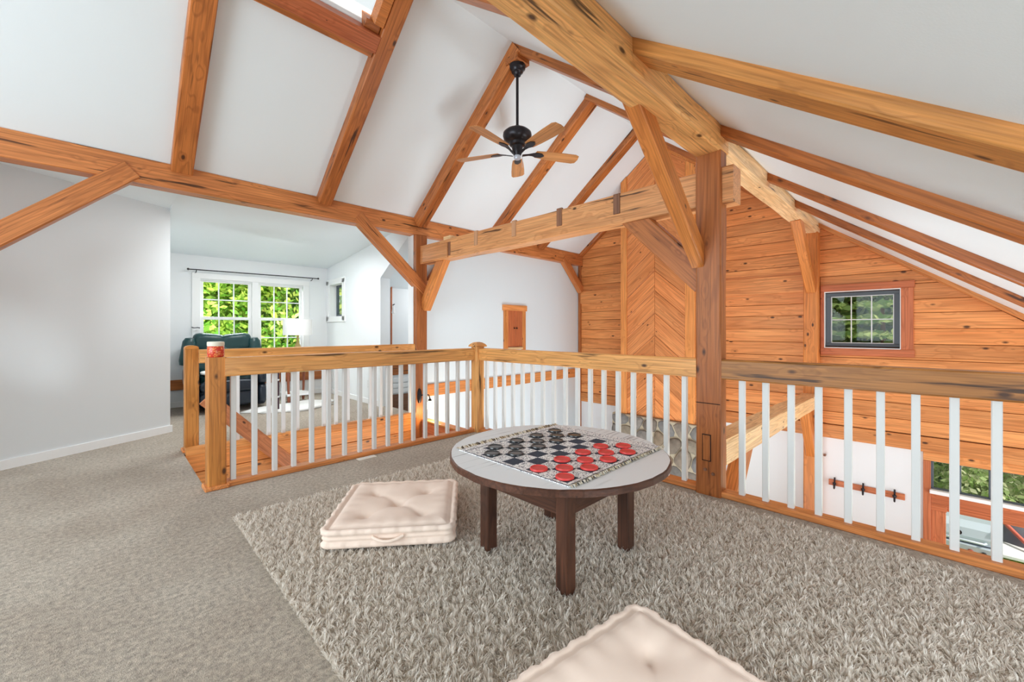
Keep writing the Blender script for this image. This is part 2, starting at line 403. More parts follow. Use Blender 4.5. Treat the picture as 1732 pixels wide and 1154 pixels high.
def carpet_mat():
    m, nt, b = nodes_of('beige_carpet')
    tc = N(nt, 'ShaderNodeTexCoord')
    def noi(s, d, ro=0.6):
        n = N(nt, 'ShaderNodeTexNoise'); n.inputs['Scale'].default_value = s; n.inputs['Detail'].default_value = d; n.inputs['Roughness'].default_value = ro
        L(nt, tc.outputs['Object'], n.inputs['Vector']); return n
    a = noi(1.3, 4); f = noi(48, 5, 0.8); g = noi(230, 2)
    mx = N(nt, 'ShaderNodeMix', data_type='RGBA'); mx.inputs[6].default_value = rgb(172, 156, 139); mx.inputs[7].default_value = rgb(194, 181, 165)
    mr = N(nt, 'ShaderNodeMapRange'); mr.inputs[1].default_value = 0.35; mr.inputs[2].default_value = 0.65; L(nt, a.outputs['Fac'], mr.inputs[0]); L(nt, mr.outputs[0], mx.inputs[0])
    m2 = N(nt, 'ShaderNodeMix', data_type='RGBA'); m2.blend_type = 'MULTIPLY'; m2.inputs[0].default_value = 1
    r2 = N(nt, 'ShaderNodeMapRange'); r2.inputs[1].default_value = 0.3; r2.inputs[2].default_value = 0.68; r2.inputs[3].default_value = 0.36; r2.inputs[4].default_value = 1.28; L(nt, f.outputs['Fac'], r2.inputs[0])
    L(nt, mx.outputs[2], m2.inputs[6]); L(nt, r2.outputs[0], m2.inputs[7]); L(nt, m2.outputs[2], b.inputs['Base Color'])
    ad = N(nt, 'ShaderNodeMath', operation='ADD'); L(nt, f.outputs['Fac'], ad.inputs[0]); L(nt, g.outputs['Fac'], ad.inputs[1])
    bp = N(nt, 'ShaderNodeBump'); bp.inputs['Strength'].default_value = 0.55; bp.inputs['Distance'].default_value = 0.012; L(nt, ad.outputs[0], bp.inputs['Height']); L(nt, bp.outputs[0], b.inputs['Normal'])
    b.inputs['Roughness'].default_value = 0.95; b.inputs['Specular IOR Level'].default_value = 0.1; b.inputs['Sheen Weight'].default_value = 0.2
    return m
M['carpet'] = carpet_mat()

def attr_mat(name, rough=0.9, trans=0.0, sheen=0.0):
    m, nt, b = nodes_of(name)
    at = N(nt, 'ShaderNodeAttribute', attribute_name='tint'); L(nt, at.outputs['Color'], b.inputs['Base Color'])
    b.inputs['Roughness'].default_value = rough; b.inputs['Specular IOR Level'].default_value = 0.2; b.inputs['Sheen Weight'].default_value = sheen
    if trans:
        tr = N(nt, 'ShaderNodeBsdfTranslucent'); L(nt, at.outputs['Color'], tr.inputs['Color'])
        mx = N(nt, 'ShaderNodeMixShader'); mx.inputs[0].default_value = trans; out = nt.nodes['Material Output']
        L(nt, b.outputs[0], mx.inputs[1]); L(nt, tr.outputs[0], mx.inputs[2]); L(nt, mx.outputs[0], out.inputs['Surface'])
    return m
M['pile'] = attr_mat('shag_pile_yarn', 0.95, 0.5, 0.15)
M['leaf'] = attr_mat('leaf_foliage', 0.6, 0.4)
M['fringe'] = attr_mat('fringe_yarn', 0.95)

def glass_mat():
    m, nt, b = nodes_of('window_glass'); out = nt.nodes['Material Output']; nt.nodes.remove(b)
    t = N(nt, 'ShaderNodeBsdfTransparent'); t.inputs[0].default_value = (0.96, 0.98, 0.97, 1)
    g = N(nt, 'ShaderNodeBsdfGlossy'); g.inputs['Roughness'].default_value = 0.02
    f = N(nt, 'ShaderNodeFresnel'); f.inputs[0].default_value = 1.45
    k = N(nt, 'ShaderNodeMath', operation='MULTIPLY'); L(nt, f.outputs[0], k.inputs[0]); k.inputs[1].default_value = 0.3
    x = N(nt, 'ShaderNodeMixShader'); L(nt, k.outputs[0], x.inputs[0]); L(nt, t.outputs[0], x.inputs[1]); L(nt, g.outputs[0], x.inputs[2]); L(nt, x.outputs[0], out.inputs['Surface'])
    return m
M['glass'] = glass_mat()

def paint_top_mat():
    m, nt, b = nodes_of('distressed_table_paint')
    tc = N(nt, 'ShaderNodeTexCoord')
    mp = N(nt, 'ShaderNodeMapping'); mp.inputs['Scale'].default_value = (2.2, 60, 1); mp.inputs['Rotation'].default_value = (0, 0, math.radians(40)); L(nt, tc.outputs['Object'], mp.inputs['Vector'])
    n = N(nt, 'ShaderNodeTexNoise'); n.inputs['Scale'].default_value = 1; n.inputs['Detail'].default_value = 4; L(nt, mp.outputs[0], n.inputs['Vector'])
    p2 = N(nt, 'ShaderNodeTexNoise'); p2.inputs['Scale'].default_value = 3.2; p2.inputs['Detail'].default_value = 4; L(nt, tc.outputs['Object'], p2.inputs['Vector'])
    r = N(nt, 'ShaderNodeMapRange'); r.inputs[1].default_value = 0.55; r.inputs[2].default_value = 0.70; L(nt, n.outputs['Fac'], r.inputs[0])
    r2 = N(nt, 'ShaderNodeMapRange'); r2.inputs[1].default_value = 0.46; r2.inputs[2].default_value = 0.66; L(nt, p2.outputs['Fac'], r2.inputs[0])
    mu = N(nt, 'ShaderNodeMath', operation='MULTIPLY'); L(nt, r.outputs[0], mu.inputs[0]); L(nt, r2.outputs[0], mu.inputs[1])
    mx = N(nt, 'ShaderNodeMix', data_type='RGBA'); mx.inputs[6].default_value = rgb(226, 230, 233); mx.inputs[7].default_value = rgb(104, 102, 104); L(nt, mu.outputs[0], mx.inputs[0])
    L(nt, mx.outputs[2], b.inputs['Base Color']); b.inputs['Roughness'].default_value = 0.42
    bp = N(nt, 'ShaderNodeBump'); bp.inputs['Strength'].default_value = 0.15; bp.inputs['Distance'].default_value = 0.003; L(nt, n.outputs['Fac'], bp.inputs['Height']); L(nt, bp.outputs[0], b.inputs['Normal'])
    return m
M['painttop'] = paint_top_mat()

def weave_mat():
    m, nt, b = nodes_of('speckled_weave')
    tc = N(nt, 'ShaderNodeTexCoord'); v = N(nt, 'ShaderNodeTexVoronoi'); v.inputs['Scale'].default_value = 300
    mp = N(nt, 'ShaderNodeMapping'); mp.inputs['Scale'].default_value = (0.6, 1, 1); L(nt, tc.outputs['Object'], mp.inputs['Vector']); L(nt, mp.outputs[0], v.inputs['Vector'])
    sp = N(nt, 'ShaderNodeSeparateColor'); L(nt, v.outputs['Color'], sp.inputs[0])
    cr = N(nt, 'ShaderNodeValToRGB'); cr.color_ramp.interpolation = 'CONSTANT'; e = cr.color_ramp.elements
    e[0].color = rgb(92, 94, 108); e[0].position = 0.0; e[1].position = 0.2; e[1].color = rgb(242, 240, 238)
    x = e.new(0.62); x.color = rgb(216, 206, 206); x = e.new(0.8); x.color = rgb(246, 245, 244)
    L(nt, sp.outputs[0], cr.inputs[0]); L(nt, cr.outputs[0], b.inputs['Base Color']); b.inputs['Roughness'].default_value = 0.95
    bp = N(nt, 'ShaderNodeBump'); bp.inputs['Strength'].default_value = 0.5; bp.inputs['Distance'].default_value = 0.003; L(nt, v.outputs['Distance'], bp.inputs['Height']); L(nt, bp.outputs[0], b.inputs['Normal'])
    return m
M['weave'] = weave_mat()
M['navy'] = plain('navy_weave', rgb(58, 64, 78), 0.95, bump=0.5, bscale=300, var=0.12, vscale=150)

def cushion_mat():
    m, nt, b = nodes_of('blush_cotton')
    tc = N(nt, 'ShaderNodeTexCoord')
    wv = N(nt, 'ShaderNodeTexWave'); wv.inputs['Scale'].default_value = 130; wv.inputs['Distortion'].default_value = 0.6; L(nt, tc.outputs['Object'], wv.inputs['Vector'])
    mx = N(nt, 'ShaderNodeMix', data_type='RGBA'); mx.inputs[6].default_value = rgb(234, 209, 192); mx.inputs[7].default_value = rgb(244, 224, 210); L(nt, wv.outputs['Fac'], mx.inputs[0])
    L(nt, mx.outputs[2], b.inputs['Base Color']); b.inputs['Roughness'].default_value = 0.9; b.inputs['Specular IOR Level'].default_value = 0.1; b.inputs['Sheen Weight'].default_value = 0.15
    return m
M['cushion'] = cushion_mat()

def candle_mat():
    m, nt, b = nodes_of('orange_red_glitter_wax')
    tc = N(nt, 'ShaderNodeTexCoord'); v = N(nt, 'ShaderNodeTexVoronoi'); v.inputs['Scale'].default_value = 160; L(nt, tc.outputs['Object'], v.inputs['Vector'])
    sp = N(nt, 'ShaderNodeSeparateColor'); L(nt, v.outputs['Color'], sp.inputs[0])
    mx = N(nt, 'ShaderNodeMix', data_type='RGBA'); mx.inputs[6].default_value = rgb(206, 62, 44); mx.inputs[7].default_value = rgb(248, 168, 92)
    r = N(nt, 'ShaderNodeMapRange'); r.inputs[1].default_value = 0.6; r.inputs[2].default_value = 1; L(nt, sp.outputs[0], r.inputs[0]); L(nt, r.outputs[0], mx.inputs[0])
    L(nt, mx.outputs[2], b.inputs['Base Color']); b.inputs['Roughness'].default_value = 0.25
    return m
M['candle'] = candle_mat()

# ------------------------------------------------------------------ key dimensions
XG = 6.45                     # gable wall
RY, RZ = 2.826, 3.893         # ridge
YL = 4.6                      # left purlin face
SL = 0.755
def zl(y): return 2.555 + SL * (4.6 - y)
def zr(y): return 2.44 + 0.7745 * (y - 0.95) if y > 0.95 else 2.44 + 0.735 * (y - 0.95)
LOW = -2.6                    # lower floor

# ------------------------------------------------------------------ structure: floors
fl = []
def floor_piece(parent_bm, x0, x1, y0, y1):
    bm = parent_bm
    vs = [bm.verts.new(p) for p in ((x0, y0, 0), (x1, y0, 0), (x1, y1, 0), (x0, y1, 0), (x0, y0, -0.24), (x1, y0, -0.24), (x1, y1, -0.24), (x0, y1, -0.24))]
    for f in ((0, 1, 2, 3), (7, 6, 5, 4), (0, 4, 5, 1), (1, 5, 6, 2), (2, 6, 7, 3), (3, 7, 4, 0)): bm.faces.new([vs[i] for i in f])
bm = bmesh.new()
floor_piece(bm, -3.2, 2.93, -3.2, 3.5)
floor_piece(bm, -3.2, 0.49, 3.5, 7.7)
floor_piece(bm, 0.49, 2.93, 4.66, 7.7)
o = new_obj('floor', mesh_bm('floor', bm), M['carpet']); o['kind'] = 'structure'
slab('floor_lower', [(-0.5, -4, LOW), (6.5, -4, LOW), (6.5, 4.75, LOW), (-0.5, 4.75, LOW)], (0, 0, -0.1), M['lowerfloor'])
slab('ground', [(6.75, -22, -2.75), (40, -22, -2.75), (40, 30, -2.75), (6.75, 30, -2.75)], (0, 0, -0.2), M['lawn'])
slab('ground_garden', [(-14, 7.95, -2.75), (6.75, 7.95, -2.75), (6.75, 30, -2.75), (-14, 30, -2.75)], (0, 0, -0.2), M['lawn'])

# ------------------------------------------------------------------ structure: ceilings
up = (0, SL * 0.1, 0.13)
bm = bmesh.new()
def ceil_quad(x0, x1, ya, yb, zf):
    vs = [bm.verts.new(p) for p in ((x0, ya, zf(ya)), (x1, ya, zf(ya)), (x1, yb, zf(yb)), (x0, yb, zf(yb)),
                                    (x0, ya, zf(ya) + .14), (x1, ya, zf(ya) + .14), (x1, yb, zf(yb) + .14), (x0, yb, zf(yb) + .14))]
    for f in ((3, 2, 1, 0), (4, 5, 6, 7), (0, 1, 5, 4), (1, 2, 6, 5), (2, 3, 7, 6), (3, 0, 4, 7)): bm.faces.new([vs[i] for i in f])
SKX0, SKX1, SKY0, SKY1 = 0.60, 1.60, 2.90, 3.22
ceil_quad(-3.2, SKX0, RY, 4.74, zl); ceil_quad(SKX1, XG + .1, RY, 4.74, zl)
ceil_quad(SKX0, SKX1, RY, SKY0, zl); ceil_quad(SKX0, SKX1, SKY1, 4.74, zl)
o = new_obj('ceiling_left', mesh_bm('ceiling_left', bm), M['ceil']); o['kind'] = 'structure'
bm = bmesh.new(); ceil_quad(-3.2, XG + .1, 0.95, RY, zr); ceil_quad(-3.2, XG + .1, -2.6, 0.95, zr)
o = new_obj('ceiling_right', mesh_bm('ceiling_right', bm), M['ceil']); o['kind'] = 'structure'
# dormer and side-passage ceilings
slab('ceiling_dormer', [(0.49, 7.56, 2.205), (2.95, 7.56, 2.205), (2.95, 4.70, 2.50), (0.49, 4.70, 2.50)], (0, 0, 0.1), M['ceil'])
slab('ceiling_alcove', [(-3.2, 6.2, 2.42), (0.49, 6.2, 2.42), (0.49, 4.70, 2.42), (-3.2, 4.70, 2.42)], (0, 0, 0.16), M['ceil'])

# ------------------------------------------------------------------ structure: walls
# angled wall at the far left
WD = Vector((1.088, 0.647, 0)).normalized(); WN = Vector((-WD.y, WD.x, 0))
wc = Vector((0.493, 5.777, 0))
a = wc - WD * 4.2
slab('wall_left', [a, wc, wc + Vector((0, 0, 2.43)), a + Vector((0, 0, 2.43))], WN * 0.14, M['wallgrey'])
bb = slab('baseboard_left', [a - WN * .014, wc - WN * .014 + WD * .014, wc - WN * .014 + WD * .014 + Vector((0, 0, .075)), a - WN * .014 + Vector((0, 0, .075))], WN * 0.014, M['trimwhite'])
slab('wall_dormer_left', [(0.49, 5.80, 0), (0.49, 7.56, 0), (0.49, 7.56, 2.5), (0.49, 5.80, 2.5)], (-0.12, 0, 0), M['wall'])
# white wall under the left purlin, running down past the loft floor
slab('wall_stair', [(2.99, 4.70, LOW), (XG, 4.70, LOW), (XG, 4.70, 2.47), (2.99, 4.70, 2.47)], (0, 0.1, 0), M['wallcool'])

def wall_with_holes(name, origin, ux, uy, W, H, holes, thick, mat, extra=None):
    """rectangular wall panel in the plane origin+u*ux+v*uy with rectangular holes, built of quads with reveals"""
    us = sorted({0, W, *[h[0] for h in holes], *[h[1] for h in holes]}); vs = sorted({0, H, *[h[2] for h in holes], *[h[3] for h in holes]})
    ux = Vector(ux); uy = Vector(uy); n = ux.cross(uy).normalized(); org = Vector(origin)
    bm = bmesh.new()
    def inhole(u, v): return any(h[0] < u < h[1] and h[2] < v < h[3] for h in holes)
    for i in range(len(us) - 1):
        for j in range(len(vs) - 1):
            if inhole((us[i] + us[i + 1]) / 2, (vs[j] + vs[j + 1]) / 2): continue
            c = [(us[i], vs[j]), (us[i + 1], vs[j]), (us[i + 1], vs[j + 1]), (us[i], vs[j + 1])]
            f0 = [bm.verts.new(org + ux * u + uy * v) for u, v in c]; f1 = [bm.verts.new(org + ux * u + uy * v - n * thick) for u, v in c]
            bm.faces.new(f0); bm.faces.new(f1[::-1])
            for k in range(4): bm.faces.new((f0[k], f1[k], f1[(k + 1) % 4], f0[(k + 1) % 4]))
    bmesh.ops.remove_doubles(bm, verts=bm.verts, dist=1e-5)
    # drop the doubled inner walls between neighbouring cells
    seen = {}
    for f in list(bm.faces):
        k = tuple(sorted(v.index for v in f.verts))
    bm.verts.index_update()
    for f in list(bm.faces):
        k = tuple(sorted(v.index for v in f.verts)); seen.setdefault(k, []).append(f)
    bmesh.ops.delete(bm, geom=[f for fs in seen.values() if len(fs) > 1 for f in fs], context='FACES_ONLY')
    bmesh.ops.recalc_face_normals(bm, faces=bm.faces)
    o = new_obj(name, mesh_bm(name, bm), mat); o['kind'] = 'structure'
    return o

# dormer far wall (faces the camera, -Y): u along +X, v up
wall_with_holes('wall_dormer_back', (0.4, 7.55, -0.1), (1, 0, 0), (0, 0, 1), 2.55, 2.45, [(0.56, 2.02, 0.82, 1.95)], 0.16, M['wall'])
# dormer right wall faces -X: u along -Y, v up ; doorway with a sloping head, small window
DX = 2.81
def dormer_right():
    # built from convex slabs so that the sloped door head is real
    bm = bmesh.new()
    def q(poly):
        k = len(poly)
        f0 = [bm.verts.new((DX, y, z)) for y, z in poly]; f1 = [bm.verts.new((DX + 0.15, y, z)) for y, z in poly]
        bm.faces.new(f0); bm.faces.new(f1[::-1])
        for i in range(k): bm.faces.new((f0[i], f1[i], f1[(i + 1) % k], f0[(i + 1) % k]))
    zc = lambda y: 2.50 - (y - 4.70) * 0.1031 + 0.03
    q([(4.655, 0), (4.78, 0), (4.78, 2.335), (4.78, zc(4.78)), (4.655, zc(4.7))])
    q([(4.78, 2.335), (5.545, 1.862), (5.545, zc(5.545)), (4.78, zc(4.78))])
    wy0, wy1, wz0, wz1 = 6.86, 7.44, 1.34, 1.90
    q([(5.545, 0), (wy0, 0), (wy0, zc(wy0)), (5.545, zc(5.545))])
    q([(wy0, 0), (wy1, 0), (wy1, wz0), (wy0, wz0)])
    q([(wy0, wz1), (wy1, wz1), (wy1, zc(wy1)), (wy0, zc(wy0))])
    q([(wy1, 0), (7.56, 0), (7.56, zc(7.56)), (wy1, zc(wy1))])
    bmesh.ops.recalc_face_normals(bm, faces=bm.faces)
    o = new_obj('wall_dormer_right', mesh_bm('wall_dormer_right', bm), M['wall']); o['kind'] = 'structure'
dormer_right()
box('baseboard_dormer', DX - .014, DX, 5.56, 7.55, 0, 0.08, M['trimwhite'])['kind'] = 'structure'
box('baseboard_back', 0.49, DX, 7.536, 7.55, 0, 0.08, M['trimwhite'])['kind'] = 'structure'
box('trim_1', 0.49, DX, 7.525, 7.549, 0.25, 0.395, M['rafter'])['kind'] = 'structure'
# little hall behind the doorway
slab('wall_hall', [(2.95, 5.75, -1.6), (4.6, 5.75, -1.6), (4.6, 5.75, 2.5), (2.95, 5.75, 2.5)], (0, 0.1, 0), M['wall'])
slab('wall_hall_end', [(4.2, 4.8, -1.6), (4.2, 5.75, -1.6), (4.2, 5.75, 2.5), (4.2, 4.8, 2.5)], (0.1, 0, 0), M['wall'])
slab('ceiling_hall', [(2.95, 5.75, 1.75), (4.2, 5.75, 1.75), (4.2, 4.8, 2.32), (2.95, 4.8, 2.32)], (0, 0, 0.1), M['ceil'])
slab('floor_hall', [(2.94, 4.8, -0.9), (4.2, 4.8, -0.9), (4.2, 5.75, -0.9), (2.94, 5.75, -0.9)], (0, 0, -0.1), M['carpet'])
box('trim_2', 3.075, 3.092, 5.72, 5.75, -0.6, 1.90, M['redwood'])['kind'] = 'structure'
box('trim_3', 3.10, 4.19, 5.73, 5.75, 0.42, 0.57, M['rafter'])['kind'] = 'structure'
box('trim_4', 3.10, 4.19, 5.73, 5.75, -0.36, 0.12, M['spline'])['kind'] = 'structure'
for i, z in enumerate((0.14, 0.22, 0.30)):
    box('trim_%d' % (5 + i), 3.10, 4.19, 5.725, 5.75, z, z + 0.07, M['trimwhite'])['kind'] = 'structure'

# bands across the white stair wall
box('trim_8', 3.0, 6.42, 4.675, 4.70, 0.225, 0.385, M['board'])['kind'] = 'structure'

# ------------------------------------------------------------------ gable wall with its boards
gable = empty('wall_gable', (XG, 2.8, 0), kind='structure')
# sheathing behind the boards (dark joints), with window holes
def gable_backing():
    bm = bmesh.new()
    def q(poly, x0=XG + 0.0, x1=XG + 0.12):
        k = len(poly)
        f0 = [bm.verts.new((x0, y, z)) for y, z in poly]; f1 = [bm.verts.new((x1, y, z)) for y, z in poly]
        bm.faces.new(f0[::-1]); bm.faces.new(f1)
        for i in range(k): bm.faces.new((f0[i], f1[i], f1[(i + 1) % k], f0[(i + 1) % k]))
    W0, W1, Z0, Z1 = 0.22, 0.915, 0.91, 1.565
    top = lambda y: (zl(y) if y > RY else zr(y)) + 0.05
    q([(W1, -0.20), (4.75, -0.20), (4.75, top(4.75)), (RY, top(RY)), (W1, top(W1))])
    q([(W0, -0.20), (W1, -0.20), (W1, Z0), (W0, Z0)])
    q([(W0, Z1), (W1, Z1), (W1, top(W1)), (W0, top(W0))])
    q([(-2.6, -0.20), (W0, -0.20), (W0, top(W0)), (-2.6, top(-2.6))])
    bmesh.ops.recalc_face_normals(bm, faces=bm.faces)
    return new_obj('sheathing', mesh_bm('sheathing', bm), M['gap'], gable)
gable_backing()
UXG, UYG = (0, -1, 0), (0, 0, 1)         # u = -Y so that ux x uy = -X
def yz(poly): return [(-p[0], p[1]) for p in poly]
def roof_clip(poly, inset=0.0):
    poly = clip(poly, SL, 1, 2.555 + SL * 4.6 - inset)                 # left slope: z + SL*y <= k
    poly = clip(poly, -0.7745, 1, 2.44 - 0.7745 * 0.95 - inset) if True else poly
    poly = clip(poly, -0.735, 1, 2.44 - 0.735 * 0.95 - inset)
    return poly
rows = []
z = -0.065
rb = random.Random(3)
while z < 3.9:
    hgt = rb.choice((0.150, 0.158, 0.165, 0.172, 0.178))
    rows.append((z, z + hgt)); z += hgt
GW = (0.12, 0.965, 0.80, 1.66)            # window hole incl. casing
def gable_board(y0, y1, z0, z1):
    poly = roof_clip([(y0, z0), (y1, z0), (y1, z1), (y0, z1)], 0.0)
    if len(poly) < 3 or abs(area2(poly)) < 0.003: return
    prism('board', yz(poly), (XG - 0.02, 0, 0), UXG, UYG, 0.02, M['board'], gable, 0.003)
for i, (z0, z1) in enumerate(rows):
    g = 0.0025
    segs = [(3.30, 4.66)]
    segs.append((1.08, 2.45))
    left_of = []
    # right of the post: split round the window
    if z1 > GW[2] + 0.01 and z0 < GW[3] - 0.01:
        if z0 < GW[2] - 0.004:
            gable_board(-2.4, 0.96, z0 + g, GW[2] - 0.002)
        if z1 > GW[3] + 0.004:
            gable_board(-2.4, 0.96, GW[3] + 0.002, z1 - g)
        zz0, zz1 = max(z0 + g, GW[2] if z0 < GW[2] else z0 + g), min(z1 - g, GW[3] if z1 > GW[3] else z1 - g)
        gable_board(-2.4, GW[0] + 0.02, zz0, zz1)
    else:
        segs.append((-2.4, 0.97))
    if z0 > 2.6: segs = [(1.08, 4.66)] if z0 < 9 else segs
    for s in segs: gable_board(s[0], s[1], z0 + g, z1 - g)
box('trim_9', XG - 0.035, XG, -2.4, 4.66, -0.235, -0.07, M['board'], gable).name = 'base_trim'
box('girt_board', XG - 0.045, XG, 3.30, 4.64, 1.61, 1.845, M['board'], gable)
box('girt_board', XG - 0.045, XG, 1.08, 2.45, 1.60, 1.83, M['board'], gable)
box('corner_trim', XG - 0.05, XG, 4.635, 4.69, -0.9, 2.45, M['post'], gable)
# lower white wall under the boards, with the glazed openings
LWZ = LOW
wall_with_holes('wall_lower', (XG, 4.7, LWZ), (0, -1, 0), (0, 0, 1), 7.3, 2.40, [(4.72, 6.6, 1.95, 2.29), (4.83, 6.6, 0.25, 1.76)], 0.12, M['wall'])

# ------------------------------------------------------------------ the wooden chase with chevron boards
CX = 5.82
chase = empty('chimney_chase', (CX, 2.86, -0.2), 'tall chimney chase faced with diagonal boards in a chevron, rising to the roof', 'chimney chase')
def chase_core():
    bm = bmesh.new()
    top = lambda y: (zl(y) if y > RY else zr(y)) - 0.01
    poly = [(2.27, -0.2), (3.42, -0.2), (3.42, top(3.42)), (RY, top(RY)), (2.27, top(2.27))]
    f0 = [bm.verts.new((CX + 0.005, y, z)) for y, z in poly]; f1 = [bm.verts.new((XG - 0.03, y, z)) for y, z in poly]
    bm.faces.new(f0[::-1]); bm.faces.new(f1)
    for i in range(5): bm.faces.new((f0[i], f1[i], f1[(i + 1) % 5], f0[(i + 1) % 5]))
    bmesh.ops.recalc_face_normals(bm, faces=bm.faces)
    return new_obj('core', mesh_bm('core', bm), [M['chevtrim'], M['gap']], chase)
chase_core()
s2 = math.sqrt(0.5)
for side in (0, 1):
    yb0, yb1 = ((2.862, 3.315) if side == 0 else (2.405, 2.858))
    for k in range(-4, 26):
        zc0 = -0.55 + 0.345 * k * 0.55; zc1 = zc0 + 0.345 * 0.55
    k = 0
    zc0 = -0.9
    rk = random.Random(11)
    while zc0 < 4.4:
        stp = rk.choice((0.33, 0.345, 0.30))
        zc1 = zc0 + stp
        # band between two 45-degree lines that fall away from the centre line y=2.86
        poly = [(yb0, -0.19), (yb1, -0.19), (yb1, 4.2), (yb0, 4.2)]
        sg = 1 if side == 0 else -1
        # line: z = zc - sg*(y-2.86)*0.86
        poly = clip(poly, sg * 0.86, 1, zc1 - 0.003 + sg * 0.86 * 2.86)
        poly = clip(poly, -sg * 0.86, -1, -(zc0 + 0.003) - sg * 0.86 * 2.86)
        poly = roof_clip(poly, 0.01) if len(poly) > 2 else poly
        if len(poly) > 2 and abs(area2(poly)) > 0.003:
            prism('board', yz(poly), (CX - 0.014, 0, 0), UXG, UYG, 0.018, M['chevron'], chase, 0.003, grain=(0, 1, -sg * 0.86))
        zc0 = zc1
def chase_trim(y0, y1):
    poly = roof_clip([(y0, -0.2), (y1, -0.2), (y1, 4.2), (y0, 4.2)], 0.01)
    prism('corner_trim', yz(poly), (CX - 0.03, 0, 0), UXG, UYG, 0.034, M['chevtrim'], chase, 0.004, grain=(0, 0, 1))
chase_trim(3.315, 3.42); chase_trim(2.27, 2.405)

# stone chimney below it
chim = empty('stone_chimney', (5.75, 2.86, LOW), 'fieldstone chimney below the chevron chase, seen through the railing', 'chimney')
box('mortar_core', 5.768, XG, 2.12, 3.56, LOW, -0.205, M['mortar'], chim, 0.01)
def voronoi_stones(u0, u1, v0, v1, nu, nv, seed):
    r = random.Random(seed); pts = []
    for j in range(nv):
        for i in range(nu):
            pts.append((u0 + (u1 - u0) * (i + .5 + (0.25 if j % 2 else -0.25) + r.uniform(-.3, .3)) / nu, v0 + (v1 - v0) * (j + .5 + r.uniform(-.3, .3)) / nv))
    out = []
    for p in pts:
        poly = [(u0, v0), (u1, v0), (u1, v1), (u0, v1)]
        for q in pts:
            if q is p: continue
            a, b = q[0] - p[0], q[1] - p[1]; c = (q[0] ** 2 + q[1] ** 2 - p[0] ** 2 - p[1] ** 2) / 2
            poly = clip(poly, a, b, c)
            if len(poly) < 3: break
        if len(poly) > 2: out.append(poly)
    return out
def stone(poly, x, r, parent, ux=(0, -1, 0)):
    poly = poly if area2(poly) > 0 else poly[::-1]
    p1 = shrink(poly, 0.006 + r.random() * 0.005)
    if len(p1) < 3: return
    cu = sum(p[0] for p in p1) / len(p1); cv = sum(p[1] for p in p1) / len(p1)
    # round corners: cut each corner
    rp = []
    n = len(p1)
    for i in range(n):
        a, b, c = p1[i - 1], p1[i], p1[(i + 1) % n]
        t = 0.25
        rp.append((b[0] + (a[0] - b[0]) * t, b[1] + (a[1] - b[1]) * t)); rp.append((b[0] + (c[0] - b[0]) * t, b[1] + (c[1] - b[1]) * t))
    k = len(rp); d = 0.03 + r.random() * 0.035
    V = []; F = []
    for (s, dz) in ((1, 0.0), (0.97, -d * 0.75), (0.84, -d)):
        for p in rp: V.append((dz - 0.0, (p[0] - cu) * s * -1.0, (p[1] - cv) * s))
    V.append((-d - 0.003, 0, 0))
    for q in (0, 1):
        for i in range(k): F.append((q * k + i, q * k + (i + 1) % k, (q + 1) * k + (i + 1) % k, (q + 1) * k + i))
    for i in range(k): F.append((2 * k + i, 2 * k + (i + 1) % k, 3 * k))
    bm = bmesh.new(); t_ = mesh_py('stone', V, F); bm.from_mesh(t_); bpy.data.meshes.remove(t_); bmesh.ops.recalc_face_normals(bm, faces=bm.faces)
    big_ = max(bm.faces, key=lambda f_: f_.calc_area())
    if sum(f_.normal.x * f_.calc_area() for f_ in bm.faces) > 0: bmesh.ops.reverse_faces(bm, faces=bm.faces)
    me = mesh_bm('stone', bm, True)
    new_obj('stone', me, M['stone'], parent, Matrix.Translation((x, -cu, cv)))
rs = random.Random(5)
for poly in voronoi_stones(-3.56, -2.12, -1.9, -0.2, 6, 8, 4): stone(poly, 5.79, rs, chim)
slab('wall_lower_side', [(6.43, 4.70, LOW), (6.43, 3.56, LOW), (6.43, 3.56, -0.23), (6.43, 4.70, -0.23)], (0.02, 0, 0), M['wall'])

# ------------------------------------------------------------------ timber frame
PL = M['plate']
beam('purlin_beam', (-3.1, 4.675, 2.435), (6.42, 4.675, 2.435), 0.15, 0.21, PL, label='long square beam along the left ceiling edge above the alcove', cat='beam', seg=26)
beam('purlin_beam', (-3.1, 1.035, 2.362), (2.99, 1.035, 2.362), 0.175, 0.165, M['purlin'], label='broad hewn roof beam from the top edge to the tall front post', cat='beam', seg=22, jit=0.014, ch=0.016)
beam('purlin_beam', (2.992, 1.04, 2.39), (6.42, 1.04, 2.40), 0.15, 0.15, M['pale'], label='pale hewn roof beam from the front post back to the plank gable', cat='beam', seg=14, jit=0.013, ch=0.02)
# posts
fp = beam('post', (2.915, 1.034, -2.6), (2.915, 1.034, 2.29), 0.162, 0.112, M['post'], up=(1, 0, 0), label='tall square post standing between the two front railings', cat='post', jit=0.006, seg=18)
box('mortise', 2.8555, 2.862, 1.014, 1.071, 0.228, 0.407, M['gap'], fp, 0.001)
box('mortise_plug', 2.852, 2.86, 1.019, 1.066, 0.234, 0.401, M['post'], fp, 0.003)
box('shoulder_cut', 2.8562, 2.862, 0.957, 1.111, 0.612, 0.617, M['gap'], fp, 0.001)
for (yy, zz) in ((1.05, 0.17), (1.0, 0.15)): new_obj('peg', lathe([(0.0, 0), (0.012, 0), (0.010, 0.008), (0, 0.009)], 10), M['spline'], fp, Matrix.Translation((2.858, yy, zz)) @ Matrix.Rotation(-math.pi / 2, 4, 'Y'))
lp = beam('post', (2.90, 4.685, -2.0), (2.90, 4.685, 2.33), 0.17, 0.17, M['post'], up=(1, 0, 0), label='square post at the far end of the stairwell under the left beam', cat='post', seg=14)
